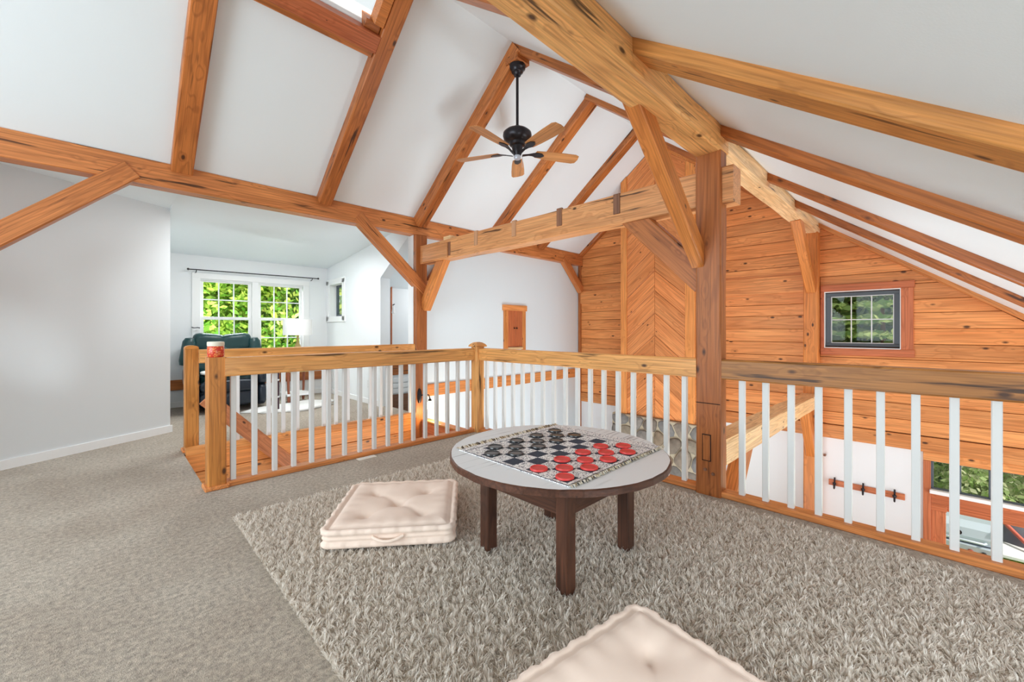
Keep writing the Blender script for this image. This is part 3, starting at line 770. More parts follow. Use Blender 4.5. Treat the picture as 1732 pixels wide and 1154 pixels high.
beam('post', (6.36, 1.037, LOW), (6.36, 1.037, 2.33), 0.15, 0.16, M['brace'], up=(1, 0, 0), label='post against the plank gable wall, left of the small square window', cat='post', seg=14)
beam('post', (-1.115, 4.675, 0.0), (-1.115, 4.675, 2.33), 0.15, 0.15, M['post'], up=(1, 0, 0), label='post under the left beam at the foot of the long brace', cat='post', seg=10)
# tie beam with splines
tie = beam('tie_beam', (2.955, 4.60, 2.075), (2.955, 0.885, 2.06), 0.15, 0.235, M['tie'], label='wide cross beam with dark inlaid keys joining the two tall posts', cat='beam', jit=0.006, seg=14)
M['keylight'] = wood('pale_key_wood', rgb(204, 156, 118), rgb(190, 140, 104), rgb(166, 118, 86), knot=0.0, tone=0.1)
for (y, zz, mm) in ((3.98, 2.07, 'spline'), (3.48, 2.115, 'keylight'), (2.89, 2.115, 'keylight'), (2.315, 2.115, 'spline'), (1.735, 2.105, 'spline')):
    box('spline_key', 2.874, 2.90, y - 0.03, y + 0.03, zz - 0.08, zz + 0.08, M[mm], tie, 0.003)
box('end_block', 2.855, 2.90, 3.99, 4.52, 1.965, 2.15, M['tie'], tie, 0.006)
box('shim_block', 2.90, 3.0, 3.98, 4.12, 2.19, 2.235, M['pale'], tie, 0.003)
for (yy, zz) in ((4.15, 1.99), (4.08, 2.0)): new_obj('peg', lathe([(0.0, 0), (0.012, 0), (0.011, 0.008), (0, 0.009)], 10), M['pale'], tie, Matrix.Translation((2.868, yy, zz)) @ Matrix.Rotation(-math.pi / 2, 4, 'Y'))
# braces
BR = M['brace']
def brace(p0, p1, w_, h_, label, mat=BR, up=(0, 0, 1)):
    return beam('brace', p0, p1, w_, h_, mat, up=up, label=label, cat='brace', jit=0.004)
brace((1.97, 1.10, 2.37), (2.90, 1.10, 1.575), 0.085, 0.125, 'diagonal brace from the broad front roof beam down to the front post')
brace((2.95, 1.66, 2.02), (2.95, 1.08, 1.43), 0.10, 0.17, 'diagonal brace under the cross beam at the front post', M['post'])
brace((2.95, 4.15, 2.02), (2.95, 4.60, 1.40), 0.10, 0.15, 'diagonal brace under the cross beam at the far stairwell post')
brace((2.06, 4.645, 2.42), (2.97, 4.645, 1.615), 0.11, 0.135, 'diagonal brace from the left beam down to the far stairwell post', M['plate'])
brace((0.15, 4.645, 2.425), (-1.05, 4.645, 1.303), 0.11, 0.145, 'long diagonal brace at the left edge under the left beam', M['plate'])
brace((5.86, 4.64, 2.42), (6.42, 4.64, 1.86), 0.10, 0.13, 'diagonal brace in the far corner between white wall and planks', M['plate'])
brace((3.05, 4.64, 1.72), (3.50, 4.655, 2.36), 0.10, 0.12, 'diagonal brace behind the far stairwell post under the left beam', M['plate'])
brace((5.46, 1.035, 2.36), (6.30, 1.035, 1.62), 0.10, 0.12, 'short brace at the gable post under the pale roof beam', M['brace'])
# floor-level beam across the great room, with its braces
beam('girder', (2.97, 1.035, 0.275), (6.36, 1.035, 0.235), 0.17, 0.16, M['pale'], label='pale whitewashed beam seen behind the right railing balusters', cat='beam', jit=0.012, seg=12)
brace((3.66, 1.035, 0.25), (2.93, 1.035, -0.62), 0.10, 0.16, 'lower brace under the pale beam behind the right railing', M['brace'])
brace((5.88, 1.035, 0.23), (6.34, 1.035, -0.45), 0.10, 0.13, 'lower brace at the gable post under the pale beam', M['brace'])

# rafters: left slope
def rafter_l(x, w_, D, label, y0=RY, y1=4.62, mat=None):
    n = Vector((0, SL, 1)).normalized()
    p0 = Vector((x + w_ / 2, y0, zl(y0))) - n * (D / 2 - 0.012); p1 = Vector((x + w_ / 2, y1, zl(y1))) - n * (D / 2 - 0.012)
    return beam('rafter', p0, p1, w_, D, mat or M['rafter'], up=n, label=label, cat='rafter', jit=0.005, seg=10)
rafter_l(0.395, 0.15, 0.10, 'widest left slope rafter, nearest the left edge, before the skylight')
rafter_l(1.605, 0.135, 0.12, 'left slope rafter at the right side of the skylight')
rafter_l(2.795, 0.125, 0.17, 'left slope rafter that the ceiling fan hangs below')
rafter_l(4.045, 0.15, 0.11, 'left slope rafter just behind the ceiling fan blades')
rafter_l(5.14, 0.14, 0.10, 'left slope rafter ending above the cross beam, next to the gable')
rafter_l(6.33, 0.10, 0.06, 'thin edge rafter where the left slope meets the plank gable', y0=RY)
def rafter_ru(x, w_, D, label):
    n = Vector((0, -0.7745, 1)).normalized()
    p0 = Vector((x + w_ / 2, 1.0, zr(1.0))) - n * (D / 2 - 0.012); p1 = Vector((x + w_ / 2, RY, zr(RY))) - n * (D / 2 - 0.012)
    return beam('rafter', p1, p0, w_, D, M['rafter'], up=n, label=label, cat='rafter', jit=0.005, seg=8)
rafter_ru(0.42, 0.15, 0.08, 'short upper rafter at the top edge above the broad roof beam')
rafter_ru(1.64, 0.15, 0.07, 'upper right slope rafter crossing above the broad roof beam')
rafter_ru(2.81, 0.14, 0.08, 'upper right slope rafter meeting the ceiling fan rafter at the ridge')
rafter_ru(4.02, 0.13, 0.07, 'upper right slope rafter second behind the fan, down to the roof beam')
rafter_ru(5.2, 0.13, 0.07, 'upper right slope rafter nearest the gable peak')
rafter_ru(6.33, 0.10, 0.06, 'thin edge rafter along the upper right side of the gable')
def rafter_rl(xa, xb, w_, D, label, mat=None, yb=-2.5):
    # xa at the purlin, xb at the picture's right edge (y=-0.35)
    n = Vector((0, -0.735, 1)).normalized()
    sl = (xa - xb) / 1.3
    y0 = 1.02; xo = xa + sl * 0.1; x1 = xa + (yb - 0.95) * sl
    p0 = Vector((xo + w_ / 2, y0, 2.44 + .735 * (y0 - .95))) - n * (D / 2 - 0.008); p1 = Vector((x1 + w_ / 2, yb, 2.44 + .735 * (yb - .95))) - n * (D / 2 - 0.008)
    return beam('rafter', p0, p1, w_, D, mat or M['rafter_r'], up=n, label=label, cat='rafter', jit=0.004, seg=10)
rafter_rl(1.70, 1.63, 0.17, 0.065, 'largest pale rafter crossing the upper right ceiling')
rafter_rl(2.83, 2.64, 0.14, 0.065, 'right slope rafter starting at the front post top', M['rafter'])
rafter_rl(4.0, 3.915, 0.12, 0.065, 'right slope rafter starting halfway along the pale roof beam', M['rafter'])
rafter_rl(5.05, 5.05, 0.12, 0.065, 'right slope rafter next to the plank gable', M['rafter'])
rafter_rl(6.33, 6.33, 0.10, 0.055, 'edge rafter along the sloping top of the gable planks', M['board'])

# skylight
sk = empty('window_5', (1.1, 3.06, zl(3.06)), kind='structure')
def inl(name, x0, x1, ya, yb, d0, d1, mat):
    """box lying in the left slope between ya..yb, from d0 to d1 below the ceiling plane"""
    n = Vector((0, SL, 1)).normalized(); ym = (ya + yb) / 2
    t = Vector((0, 1, -SL)).normalized()
    Ly = (yb - ya) * math.hypot(1, SL)
    c_ = Vector(((x0 + x1) / 2, ym, zl(ym))) - n * ((d0 + d1) / 2)
    m = Matrix((Vector((1, 0, 0)), t, Vector((1, 0, 0)).cross(t))).transposed().to_4x4(); m.translation = c_
    return new_obj(name, box_mesh(x1 - x0, Ly, abs(d1 - d0), 0.004, mat), mat, sk, m)
inl('header_board', 0.54, 1.61, 3.225, 3.334, -0.01, 0.11, M['redwood'])
inl('header_ledge', 0.54, 1.60, 3.335, 3.372, -0.01, 0.085, M['rafter'])
inl('side_board', 1.52, 1.60, 2.88, 3.17, -0.01, 0.11, M['brace'])
inl('side_block', 1.47, 1.60, 3.17, 3.225, -0.08, 0.06, M['rafter'])
inl('upper_board', 0.58, 1.6, 2.86, 2.905, -0.01, 0.06, M['redwood'])
inl('shaft_lining', 0.585, 0.60, 2.9, 3.22, -0.25, -0.01, M['trimwhite'])
inl('shaft_lining', 1.60, 1.615, 2.9, 3.22, -0.25, -0.01, M['trimwhite'])
inl('pane', 0.6, 1.6, 2.88, 3.24, -0.26, -0.25, M['glass'])

# ------------------------------------------------------------------ railings
BW = 0.034
bal_me = box_mesh(0.76, BW, BW, 0.003, M['baluster'])
def baluster(parent, x, y, z0=0.03, z1=0.79):
    o = new_obj('baluster', box_mesh(z1 - z0, BW, BW, 0.003, M['baluster']), M['baluster'], parent, Matrix.Translation((x, y, (z0 + z1) / 2)) @ Matrix.Rotation(-math.pi / 2, 4, 'Y'))
ra = empty('railing', (1.7, 3.5, 0), 'stairwell railing with white balusters between candle post and corner post', 'railing')
beam('top_rail', (0.59, 3.49, 0.845), (2.86, 3.49, 0.845), 0.08, 0.13, M['rail'], parent=ra, jit=0.003, seg=12)
beam('bottom_rail', (0.60, 3.50, 0.018), (2.86, 3.50, 0.018), 0.10, 0.040, M['shoe'], parent=ra, jit=0.0)
for i in range(17): baluster(ra, 0.646 + 0.1334 * i, 3.5)
rbl = empty('railing', (2.93, 2.25, 0), 'railing with white balusters between corner post and tall front post', 'railing')
beam('top_rail', (2.912, 3.44, 0.845), (2.912, 1.11, 0.845), 0.085, 0.13, M['rail'], parent=rbl, jit=0.003, seg=12)
beam('bottom_rail', (2.925, 3.44, 0.018), (2.925, 1.11, 0.018), 0.10, 0.040, M['shoe'], parent=rbl, jit=0.0)
for i in range(17): baluster(rbl, 2.93, 3.352 - 0.1334 * i)
rbr = empty('railing', (2.93, 0.2, 0), 'railing right of the tall post, with the darkest cracked top rail', 'railing')
beam('top_rail', (2.912, 0.958, 0.845), (2.912, -1.6, 0.845), 0.085, 0.13, M['raildark'], parent=rbr, jit=0.003, seg=12)
beam('bottom_rail', (2.925, 0.958, 0.018), (2.925, -1.6, 0.018), 0.10, 0.040, M['shoe'], parent=rbr, jit=0.0)
for i in range(18): baluster(rbr, 2.93, 0.846 - 0.1336 * i)
rc = empty('railing', (1.7, 4.65, 0), 'far stairwell railing with white balusters in front of the alcove', 'railing')
beam('top_rail', (0.60, 4.655, 0.866), (2.815, 4.655, 0.866), 0.08, 0.125, M['rail'], parent=rc, jit=0.003, seg=12)
beam('curb_rail', (0.50, 4.64, 0.02), (2.815, 4.64, 0.02), 0.09, 0.07, M['stairboard'], parent=rc, jit=0.0)
for i in range(16): baluster(rc, 0.76 + 0.1335 * i, 4.655, 0.05, 0.81)

def newel(name, x0, x1, y0, y1, ztop, label, cap, mat, base=True):
    o = empty(name, ((x0 + x1) / 2, (y0 + y1) / 2, 0), label, 'post')
    cx_, cy_ = (x0 + x1) / 2, (y0 + y1) / 2; wx, wy = x1 - x0, y1 - y0
    if cap == 'round':
        # shaft with an arched top seen from the side
        beam('shaft', (cx_, cy_, 0), (cx_, cy_, ztop - 0.035), wy, wx, mat, up=(1, 0, 0), parent=o, jit=0.001)
        V = []; F = []; k = 9
        for s_ in (0, 1):
            for i in range(k):
                a_ = math.pi * i / (k - 1); V.append((-wx / 2 * math.cos(a_), (s_ - .5) * wy, 0.035 * math.sin(a_) ** 0.6))
        F.append(tuple(reversed(range(k)))); F.append(tuple(range(k, 2 * k)))
        for i in range(k): F.append((i, (i + 1) % k, k + (i + 1) % k, k + i))
        new_obj('rounded_top', mesh_py('rounded_top', V, F), mat, o, Matrix.Translation((cx_, cy_, ztop - 0.035)))
    else:
        beam('shaft', (cx_, cy_, 0), (cx_, cy_, ztop), wy, wx, mat, up=(1, 0, 0), parent=o, jit=0.001)
    if base:
        box('base_block', x0 - 0.018, x1 + 0.018, y0 - 0.018, y1 + 0.018, 0, 0.028, M['shoe'], o, 0.006)
    if cap == 'dome':
        V = []; F = []; rings = [(1.0, 0), (1.0, 0.014), (0.82, 0.03), (0.5, 0.046), (0.2, 0.052)]
        hw = wx / 2 + 0.016
        for s_, zz in rings:
            for (a_, b_) in ((-1, -1), (1, -1), (1, 1), (-1, 1)): V.append((a_ * hw * s_, b_ * hw * s_, zz))
        for r_ in range(len(rings) - 1):
            for i in range(4): F.append((r_ * 4 + i, r_ * 4 + (i + 1) % 4, (r_ + 1) * 4 + (i + 1) % 4, (r_ + 1) * 4 + i))
        F.append((3, 2, 1, 0)); F.append(tuple((len(rings) - 1) * 4 + i for i in range(4)))
        new_obj('cap', mesh_py('cap', V, F), mat, o, Matrix.Translation((cx_, cy_, ztop)))
    return o
newel('newel_post', 0.492, 0.600, 3.455, 3.565, 0.915, 'railing post with the red candle jar standing on top', 'flat', M['newel'])
newel('newel_post', 0.502, 0.606, 4.70, 4.80, 0.965, 'railing post with an arched top at the far side of the stairwell', 'round', M['newel'])
newel('newel_post', 2.838, 2.948, 3.415, 3.515, 0.925, 'corner post with a domed cap where the two railings meet', 'dome', M['rail'], base=False)

# stairwell lining: boards under the far railing, handrail plank, half wall
sw = empty('stairwell_wall', (1.7, 4.62, -0.3), kind='structure')
for (z0, z1, xa) in ((-0.165, -0.012, 0.40), (-0.335, -0.170, 0.40), (-0.50, -0.34, 0.40), (-0.66, -0.505, 0.40), (-0.82, -0.665, 0.4), (-0.98, -0.825, 0.4)):
    box('board', xa, 2.815, 4.60, 4.625, z0, z1, M['stairboard'], sw, 0.004)
box('backing', 0.40, 2.815, 4.625, 4.65, -1.4, -0.01, M['gap'], sw, 0.002)
hw_ = empty('half_wall', (2.92, 4.1, -0.6), 'low wall of boards below the lit wall lamp at the stair foot', 'half wall')
for (z0, z1) in ((-0.21, -0.075), (-0.36, -0.215), (-0.51, -0.365), (-0.66, -0.515), (-0.81, -0.665)):
    box('board', 2.90, 2.925, 3.62, 4.60, z0, z1, M['redwood'], hw_, 0.004)
box('cap_board', 2.89, 3.0, 3.60, 4.60, -0.07, -0.045, M['stairboard'], hw_, 0.004)
hr = beam('stair_handrail', (0.60, 4.30, 0.525), (1.62, 4.30, -0.565), 0.04, 0.123, M['handrail'], label='sloping handrail plank descending inside the stairwell', cat='handrail', jit=0.002)
# treads of the flight going down
st = empty('staircase', (1.6, 4.05, -1.2), 'wooden stair flight descending inside the stairwell', 'staircase')
for i in range(9):
    box('tread', 0.72 + 0.24 * i, 1.0 + 0.24 * i, 3.62, 4.59, -0.62 - 0.2 * i, -0.585 - 0.2 * i, M['stairboard'], st, 0.005)

# ------------------------------------------------------------------ windows
def sash(parent, x0, x1, z0, z1, y, cols, rowsn, name='sash', fw=0.045, mw=0.016, mat=None, axis='x', dep=0.04):
    """a glazed sash in a plane of constant y (axis x) or constant x (axis y)"""
    mat = mat or M['trimwhite']
    def b(n, a0, a1, c0, c1, d=dep, mt=mat, par=None):
        if axis == 'x': return box(n, a0, a1, y - d / 2, y + d / 2, c0, c1, mt, par or parent, 0.002)
        return box(n, y - d / 2, y + d / 2, a0, a1, c0, c1, mt, par or parent, 0.002)
    b('sash_rail', x0, x1, z0, z0 + fw); b('sash_rail', x0, x1, z1 - fw, z1)
    b('sash_stile', x0, x0 + fw, z0 + fw, z1 - fw); b('sash_stile', x1 - fw, x1, z0 + fw, z1 - fw)
    ix0, ix1, iz0, iz1 = x0 + fw, x1 - fw, z0 + fw, z1 - fw
    for i in range(1, cols): xm = ix0 + (ix1 - ix0) * i / cols; b('muntin', xm - mw / 2, xm + mw / 2, iz0, iz1, 0.02)
    for j in range(1, rowsn): zm = iz0 + (iz1 - iz0) * j / rowsn; b('muntin', ix0, ix1, zm - mw / 2, zm + mw / 2, 0.02)
    b('pane', ix0, ix1, iz0, iz1, 0.004, M['glass'])

w1 = empty('window_1', (1.65, 7.55, 1.3), kind='structure')
for (n_, x0, x1, z0, z1) in (('casing', 0.885, 0.985, 0.65, 1.87), ('casing', 2.405, 2.50, 0.65, 1.87), ('head_casing', 0.885, 2.50, 1.87, 1.95), ('stool', 0.86, 2.52, 0.62, 0.66)):
    box(n_, x0, x1, 7.525, 7.55, z0, z1, M['trimwhite'], w1, 0.003)
box('mullion', 1.645, 1.735, 7.53, 7.66, 0.66, 1.87, M['trimwhite'], w1, 0.003)
for (x0, x1) in ((0.985, 1.645), (1.735, 2.405)):
    sash(w1, x0, x1, 1.265, 1.87, 7.60, 3, 2, fw=0.042)
    sash(w1, x0, x1, 0.66, 1.31, 7.575, 3, 2, fw=0.042)
w2 = empty('window_2', (2.81, 7.15, 1.62), kind='structure')
for (n_, y0, y1, z0, z1) in (('casing', 6.76, 6.865, 1.27, 1.97), ('casing', 7.44, 7.54, 1.27, 1.97), ('head_casing', 6.75, 7.545, 1.90, 1.995), ('sill_casing', 6.75, 7.545, 1.25, 1.345)):
    box(n_, 2.79, 2.81, y0, y1, z0, z1, M['trimwhite'], w2, 0.003)
box('jamb_liner', 2.81, 2.97, 7.42, 7.44, 1.345, 1.90, M['trimwhite'], w2, 0.002)
box('jamb_liner', 2.81, 2.97, 6.86, 6.88, 1.345, 1.90, M['trimwhite'], w2, 0.002)
sash(w2, 6.89, 7.42, 1.35, 1.90, 2.94, 1, 1, fw=0.035, mat=M['darkframe'], axis='y')
w3 = empty('window_3', (XG, 0.55, 1.23), kind='structure')
RW = M['redwood']
for (n_, y0, y1, z0, z1) in (('casing', 0.115, 0.218, 0.885, 1.585), ('casing', 0.918, 0.957, 0.885, 1.585), ('head_casing', 0.105, 0.957, 1.585, 1.665), ('sill_casing', 0.105, 0.957, 0.80, 0.885)):
    box(n_, XG - 0.045, XG, y0, y1, z0, z1, RW, w3, 0.004)
for (y0, y1, z0, z1) in ((0.218, 0.226, 0.885, 1.585), (0.91, 0.918, 0.885, 1.585), (0.226, 0.91, 0.885, 0.895), (0.226, 0.91, 1.575, 1.585)):
    box('stop_bead', XG - 0.04, XG + 0.06, y0, y1, z0, z1, M['trimwhite'], w3, 0.001)
def frame_y(parent, y0, y1, z0, z1, x, fw, mat, dep=0.045):
    box('sash_rail', x - dep / 2, x + dep / 2, y0, y1, z0, z0 + fw, mat, parent, 0.003); box('sash_rail', x - dep / 2, x + dep / 2, y0, y1, z1 - fw, z1, mat, parent, 0.003)
    box('sash_stile', x - dep / 2, x + dep / 2, y0, y0 + fw, z0 + fw, z1 - fw, mat, parent, 0.003); box('sash_stile', x - dep / 2, x + dep / 2, y1 - fw, y1, z0 + fw, z1 - fw, mat, parent, 0.003)
frame_y(w3, 0.226, 0.91, 0.895, 1.575, XG + 0.03, 0.05, M['darkframe'])
sash(w3, 0.276, 0.86, 0.945, 1.525, XG + 0.045, 3, 2, fw=0.010, mw=0.010, axis='y', dep=0.02)
# lower windows and glazed door beyond the right railing
w4 = empty('window_4', (XG, -0.5, -0.48), kind='structure')
box('casing', XG - 0.03, XG, -0.02, 0.04, -2.55, -0.327, RW, w4, 0.003)
box('head_casing', XG - 0.03, XG, -2.3, 0.04, -0.325, -0.235, M['board'], w4, 0.003)
box('sill', XG - 0.06, XG, -2.3, -0.01, -0.675, -0.635, M['trimwhite'], w4, 0.003)
box('stile', XG - 0.02, XG + 0.02, -0.14, -0.02, -0.86, -0.80, RW, w4, 0.002)
box('apron', XG - 0.02, XG + 0.02, -2.3, -0.02, -0.80, -0.675, RW, w4, 0.003)
for (y1, y0) in ((-0.02, -0.215), (-0.225, -0.46), (-0.47, -0.71), (-0.72, -0.96), (-0.97, -1.21), (-1.22, -1.46)):
    frame_y(w4, y0, y1, -0.645, -0.315, XG + 0.03, 0.022, M['darkframe'])
    box('pane', XG + 0.028, XG + 0.032, y0 + 0.02, y1 - 0.02, -0.625, -0.335, M['glass'], w4, 0.0)
d1 = empty('door_1', (XG, -0.7, -1.6), kind='structure')
for (y0, y1) in ((-0.135, -0.02), (-1.35, -1.22)):
    box('door_stile', XG - 0.01, XG + 0.035, y0, y1, -2.55, -0.85, RW, d1, 0.004)
box('door_rail', XG - 0.01, XG + 0.035, -1.22, -0.135, -0.85, -0.80, RW, d1, 0.004)
box('door_rail', XG - 0.01, XG + 0.035, -1.22, -0.135, -2.55, -2.3, RW, d1, 0.004)
box('pane', XG + 0.01, XG + 0.014, -1.22, -0.135, -2.3, -0.85, M['glass'], d1, 0.0)

# little wooden double door high in the white wall
d2 = empty('door_2', (4.69, 4.69, 1.13), kind='structure')
box('frame_stile', 4.445, 4.53, 4.672, 4.70, 0.72, 1.42, M['board'], d2, 0.003)
box('frame_stile', 4.855, 4.935, 4.672, 4.70, 0.72, 1.42, M['board'], d2, 0.003)
box('head', 4.42, 4.96, 4.665, 4.70, 1.42, 1.51, M['board'], d2, 0.003)
box('door_leaf', 4.53, 4.691, 4.68, 4.70, 0.84, 1.42, M['redwood'], d2, 0.003)
box('door_leaf', 4.694, 4.855, 4.68, 4.70, 0.84, 1.42, M['redwood'], d2, 0.003)
box('sill', 4.52, 4.86, 4.66, 4.70, 0.80, 0.835, M['pale'], d2, 0.003)
for xx in (4.665, 4.72): new_obj('knob', lathe([(0, 0), (0.008, 0.002), (0.014, 0.012), (0.012, 0.02), (0, 0.023)], 10), M['iron'], d2, Matrix.Translation((xx, 4.68, 1.14)) @ Matrix.Rotation(math.pi / 2, 4, 'X'))

# ------------------------------------------------------------------ ceiling fan
fan = empty('ceiling_fan', (2.867, 2.83, 2.84), 'dark bronze ceiling fan with five wooden blades on a long rod', 'ceiling fan')
FX, FY = 2.867, 2.83
def fpart(name, me, mat, z, rz=0): return new_obj(name, me, mat, fan, Matrix.Translation((FX, FY, z)) @ Matrix.Rotation(rz, 4, 'Z'))
nn = Vector((0, 0, 1))
bmk = box('mount_block', FX - 0.09, FX + 0.09, FY - 0.085, FY + 0.085, 3.695, 3.765, M['rafter'], fan, 0.008)
fpart('canopy', lathe([(0.0, 0), (0.034, 0.0), (0.04, 0.02), (0.055, 0.03), (0.06, 0.05), (0.078, 0.065), (0.082, 0.09), (0.08, 0.10), (0, 0.10)], 28), M['iron'], 3.60)
fpart('rod', lathe([(0.0135, 0), (0.0135, 0.5)], 14), M['iron'], 3.10)
fpart('motor_housing', lathe([(0.0, -0.175), (0.035, -0.175), (0.045, -0.15), (0.05, -0.12), (0.055, -0.085), (0.075, -0.075), (0.08, -0.05), (0.11, -0.04), (0.132, -0.02), (0.142, 0.02), (0.138, 0.045), (0.11, 0.07), (0.05, 0.085), (0.03, 0.115), (0.0, 0.115)], 32), M['iron'], 2.99)
fpart('switch_cap', lathe([(0, -0.02), (0.03, -0.02), (0.036, 0.0), (0.03, 0.02), (0, 0.02)], 20), M['steel'], 2.80)
fpart('pull_chain', tube([(0.05, -0.02, 0), (0.05, -0.02, -0.13)], 0.002, 6), M['steel'], 2.84)
def blade_mesh():
    outline = [(0.19, -0.05), (0.30, -0.062), (0.48, -0.071), (0.60, -0.072), (0.635, -0.055), (0.645, 0.0), (0.635, 0.055), (0.60, 0.072), (0.48, 0.071), (0.30, 0.062), (0.19, 0.05), (0.175, 0.0)]
    V = [(x, y, 0.003) for x, y in outline] + [(x, y, -0.003) for x, y in outline]; n = len(outline)
    F = [tuple(range(n)), tuple(reversed(range(n, 2 * n)))] + [(i, n + i, n + (i + 1) % n, (i + 1) % n) for i in range(n)]
    return mesh_py('blade', V, F)
def iron_mesh():
    outline = [(0.05, -0.014), (0.12, -0.012), (0.16, -0.022), (0.20, -0.036), (0.25, -0.03), (0.28, 0.0), (0.25, 0.03), (0.20, 0.036), (0.16, 0.022), (0.12, 0.012), (0.05, 0.014)]
    zf = lambda x: 0.012 + max(0, 0.15 - x) * 0.25
    V = [(x, y, -zf(x) + 0.012 - 0.004) for x, y in outline] + [(x, y, -zf(x) + 0.012 - 0.011) for x, y in outline]; n = len(outline)
    F = [tuple(range(n)), tuple(reversed(range(n, 2 * n)))] + [(i, n + i, n + (i + 1) % n, (i + 1) % n) for i in range(n)]
    return mesh_py('blade_iron', V, F)
M['blade'] = wood('blade_wood', rgb(196, 138, 84), rgb(182, 122, 70), rgb(150, 96, 52), knot=0.0, tone=0.06, ring=14)
bme, ime = blade_mesh(), iron_mesh()
for k in range(5):
    rot = Matrix.Rotation(math.radians(-28 + 72 * k), 4, 'Z') @ Matrix.Rotation(math.radians(-11), 4, 'X')
    b_ = new_obj('blade', bme, M['blade'], fan, Matrix.Translation((FX, FY, 2.852)) @ rot)
    new_obj('blade_iron', ime, M['iron'], b_, Matrix.Translation((FX, FY, 2.852)) @ rot)

# ------------------------------------------------------------------ shag rug
rug = empty('shag_rug', (1.64, 0.9, 0), 'large taupe shag rug under the round table and floor cushions', 'rug')
RX0, RX1, RY0, RY1 = 0.525, 2.735, -1.25, 2.83
box('backing', RX0, RX1, RY0, RY1, 0.0, 0.012, plain('rug_backing', rgb(176, 164, 148), 0.95), rug, 0.003)
def tufts(n, x0, x1, y0, y1, seed, hmin, hmax, wmin, wmax, c_lo, c_hi, name, z0=0.0, lean=0.02, freq=9.0, dens=None):
    r = np.random.default_rng(seed)
    x = r.uniform(x0, x1, n); y = r.uniform(y0, y1, n)
    if dens is not None:
        keep = r.random(n) < dens(x, y); x = x[keep]; y = y[keep]; n = len(x)
    # clump: pull every blade towards its clump's tip
    def field(a, b, k):
        s = np.zeros_like(a)
        for i in range(5):
            f = k * (1 + 0.6 * i); an = i * 2.4 + k
            s += np.sin(f * (a * np.cos(an) + b * np.sin(an)) + 1.7 * np.sin(0.7 * f * (b * np.cos(an) - a * np.sin(an)) + i)) / (1 + 0.35 * i)
        return s
    fx = field(x, y, freq); fy = field(x, y, freq * 1.13); fz = field(x, y, freq * 2.3)
    h = r.uniform(hmin, hmax, n) * (1 + 0.20 * np.clip(fz, -2, 2))
    th = np.arctan2(fy + 0.5 * r.normal(size=n), fx + 0.5 * r.normal(size=n))
    ln = lean * (0.4 + 0.9 * r.random(n))
    dx = np.cos(th) * ln; dy = np.sin(th) * ln
    w_ = r.uniform(wmin, wmax, n); pa = r.uniform(0, 2 * np.pi, n); px_ = np.cos(pa) * w_ / 2; py_ = np.sin(pa) * w_ / 2
    V = np.empty((n, 5, 3), np.float32)
    V[:, 0] = np.stack([x - px_, y - py_, np.full(n, z0)], 1); V[:, 1] = np.stack([x + px_, y + py_, np.full(n, z0)], 1)
    mx_, my_ = x + dx * 0.35, y + dy * 0.35; mz = z0 + h * 0.62
    V[:, 2] = np.stack([mx_ + px_ * .9, my_ + py_ * .9, mz], 1); V[:, 3] = np.stack([mx_ - px_ * .9, my_ - py_ * .9, mz], 1)
    V[:, 4] = np.stack([x + dx, y + dy, z0 + h], 1)
    base = (np.arange(n) * 5)[:, None]
    quads = base + np.array([[0, 1, 2, 3]]); tris = base + np.array([[3, 2, 4]])
    me = bpy.data.meshes.new(name)
    me.vertices.add(n * 5); me.vertices.foreach_set('co', V.ravel())
    loops = np.concatenate([quads.ravel(), tris.ravel()]).astype(np.int32)
    me.loops.add(len(loops)); me.loops.foreach_set('vertex_index', loops)
    starts = np.concatenate([np.arange(n) * 4, n * 4 + np.arange(n) * 3]).astype(np.int32)
    me.polygons.add(2 * n); me.polygons.foreach_set('loop_start', starts)
    me.update(calc_edges=True)
    t = np.clip(r.random(n) * 0.75 + 0.12 * fz + 0.15, 0, 1)[:, None]
    col = np.array(c_lo[:3])[None] * (1 - t) + np.array(c_hi[:3])[None] * t
    cc = np.ones((n, 5, 4), np.float32); cc[:, :, :3] = col[:, None, :]
    at = me.color_attributes.new('tint', 'FLOAT_COLOR', 'POINT'); at.data.foreach_set('color', cc.ravel())
    return me
def rug_dens(x, y):
    d = x * 0.7025 + y * 0.7117
    return np.clip(1.25 - 0.22 * d, 0.35, 1.0) * np.where(d > 0.9, 1, 0.25)
me = tufts(430000, RX0 - .005, RX1 + .005, RY0, RY1 + .005, 3, 0.014, 0.026, 0.0032, 0.0065, rgb(198, 184, 168), rgb(255, 250, 243), 'pile', z0=0.008, lean=0.017, freq=52, dens=rug_dens)
tag(new_obj('pile', me, M['pile'], rug), kind='stuff')

# ------------------------------------------------------------------ round table
TX, TY, TZ = 1.60, 1.30, 0.51
tb = empty('round_table', (TX, TY, 0), 'low round table with a worn white-grey top and dark square legs', 'table')
def table_top():
    n = 72; R_ = 0.53; V = []; F = []
    rnd = random.Random(2)
    jj = [rnd.uniform(-0.0025, 0.0025) for _ in range(n)]
    rings = [(R_ - 0.006, 0.0), (R_, -0.005), (R_ + 0.001, -0.028), (R_ - 0.012, -0.034)]
    for r_, zz in rings:
        for i in range(n):
            a_ = 2 * math.pi * i / n; V.append(((r_ + jj[i]) * math.cos(a_), (r_ + jj[i]) * math.sin(a_), zz))
    F.append(tuple(range(n)))
    for q in range(3):
        for i in range(n): F.append((q * n + i, (q + 1) * n + i, (q + 1) * n + (i + 1) % n, q * n + (i + 1) % n))
    F.append(tuple(3 * n + i for i in reversed(range(n))))
    me = mesh_py('tabletop', V, F); me.materials.append(M['painttop']); me.materials.append(M['tabledark'])
    for i, p in enumerate(me.polygons): p.material_index = 0 if i == 0 else 1
    return me
new_obj('tabletop', table_top(), None, tb, Matrix.Translation((TX, TY, TZ)))
LG = 0.062; hx = 0.2725
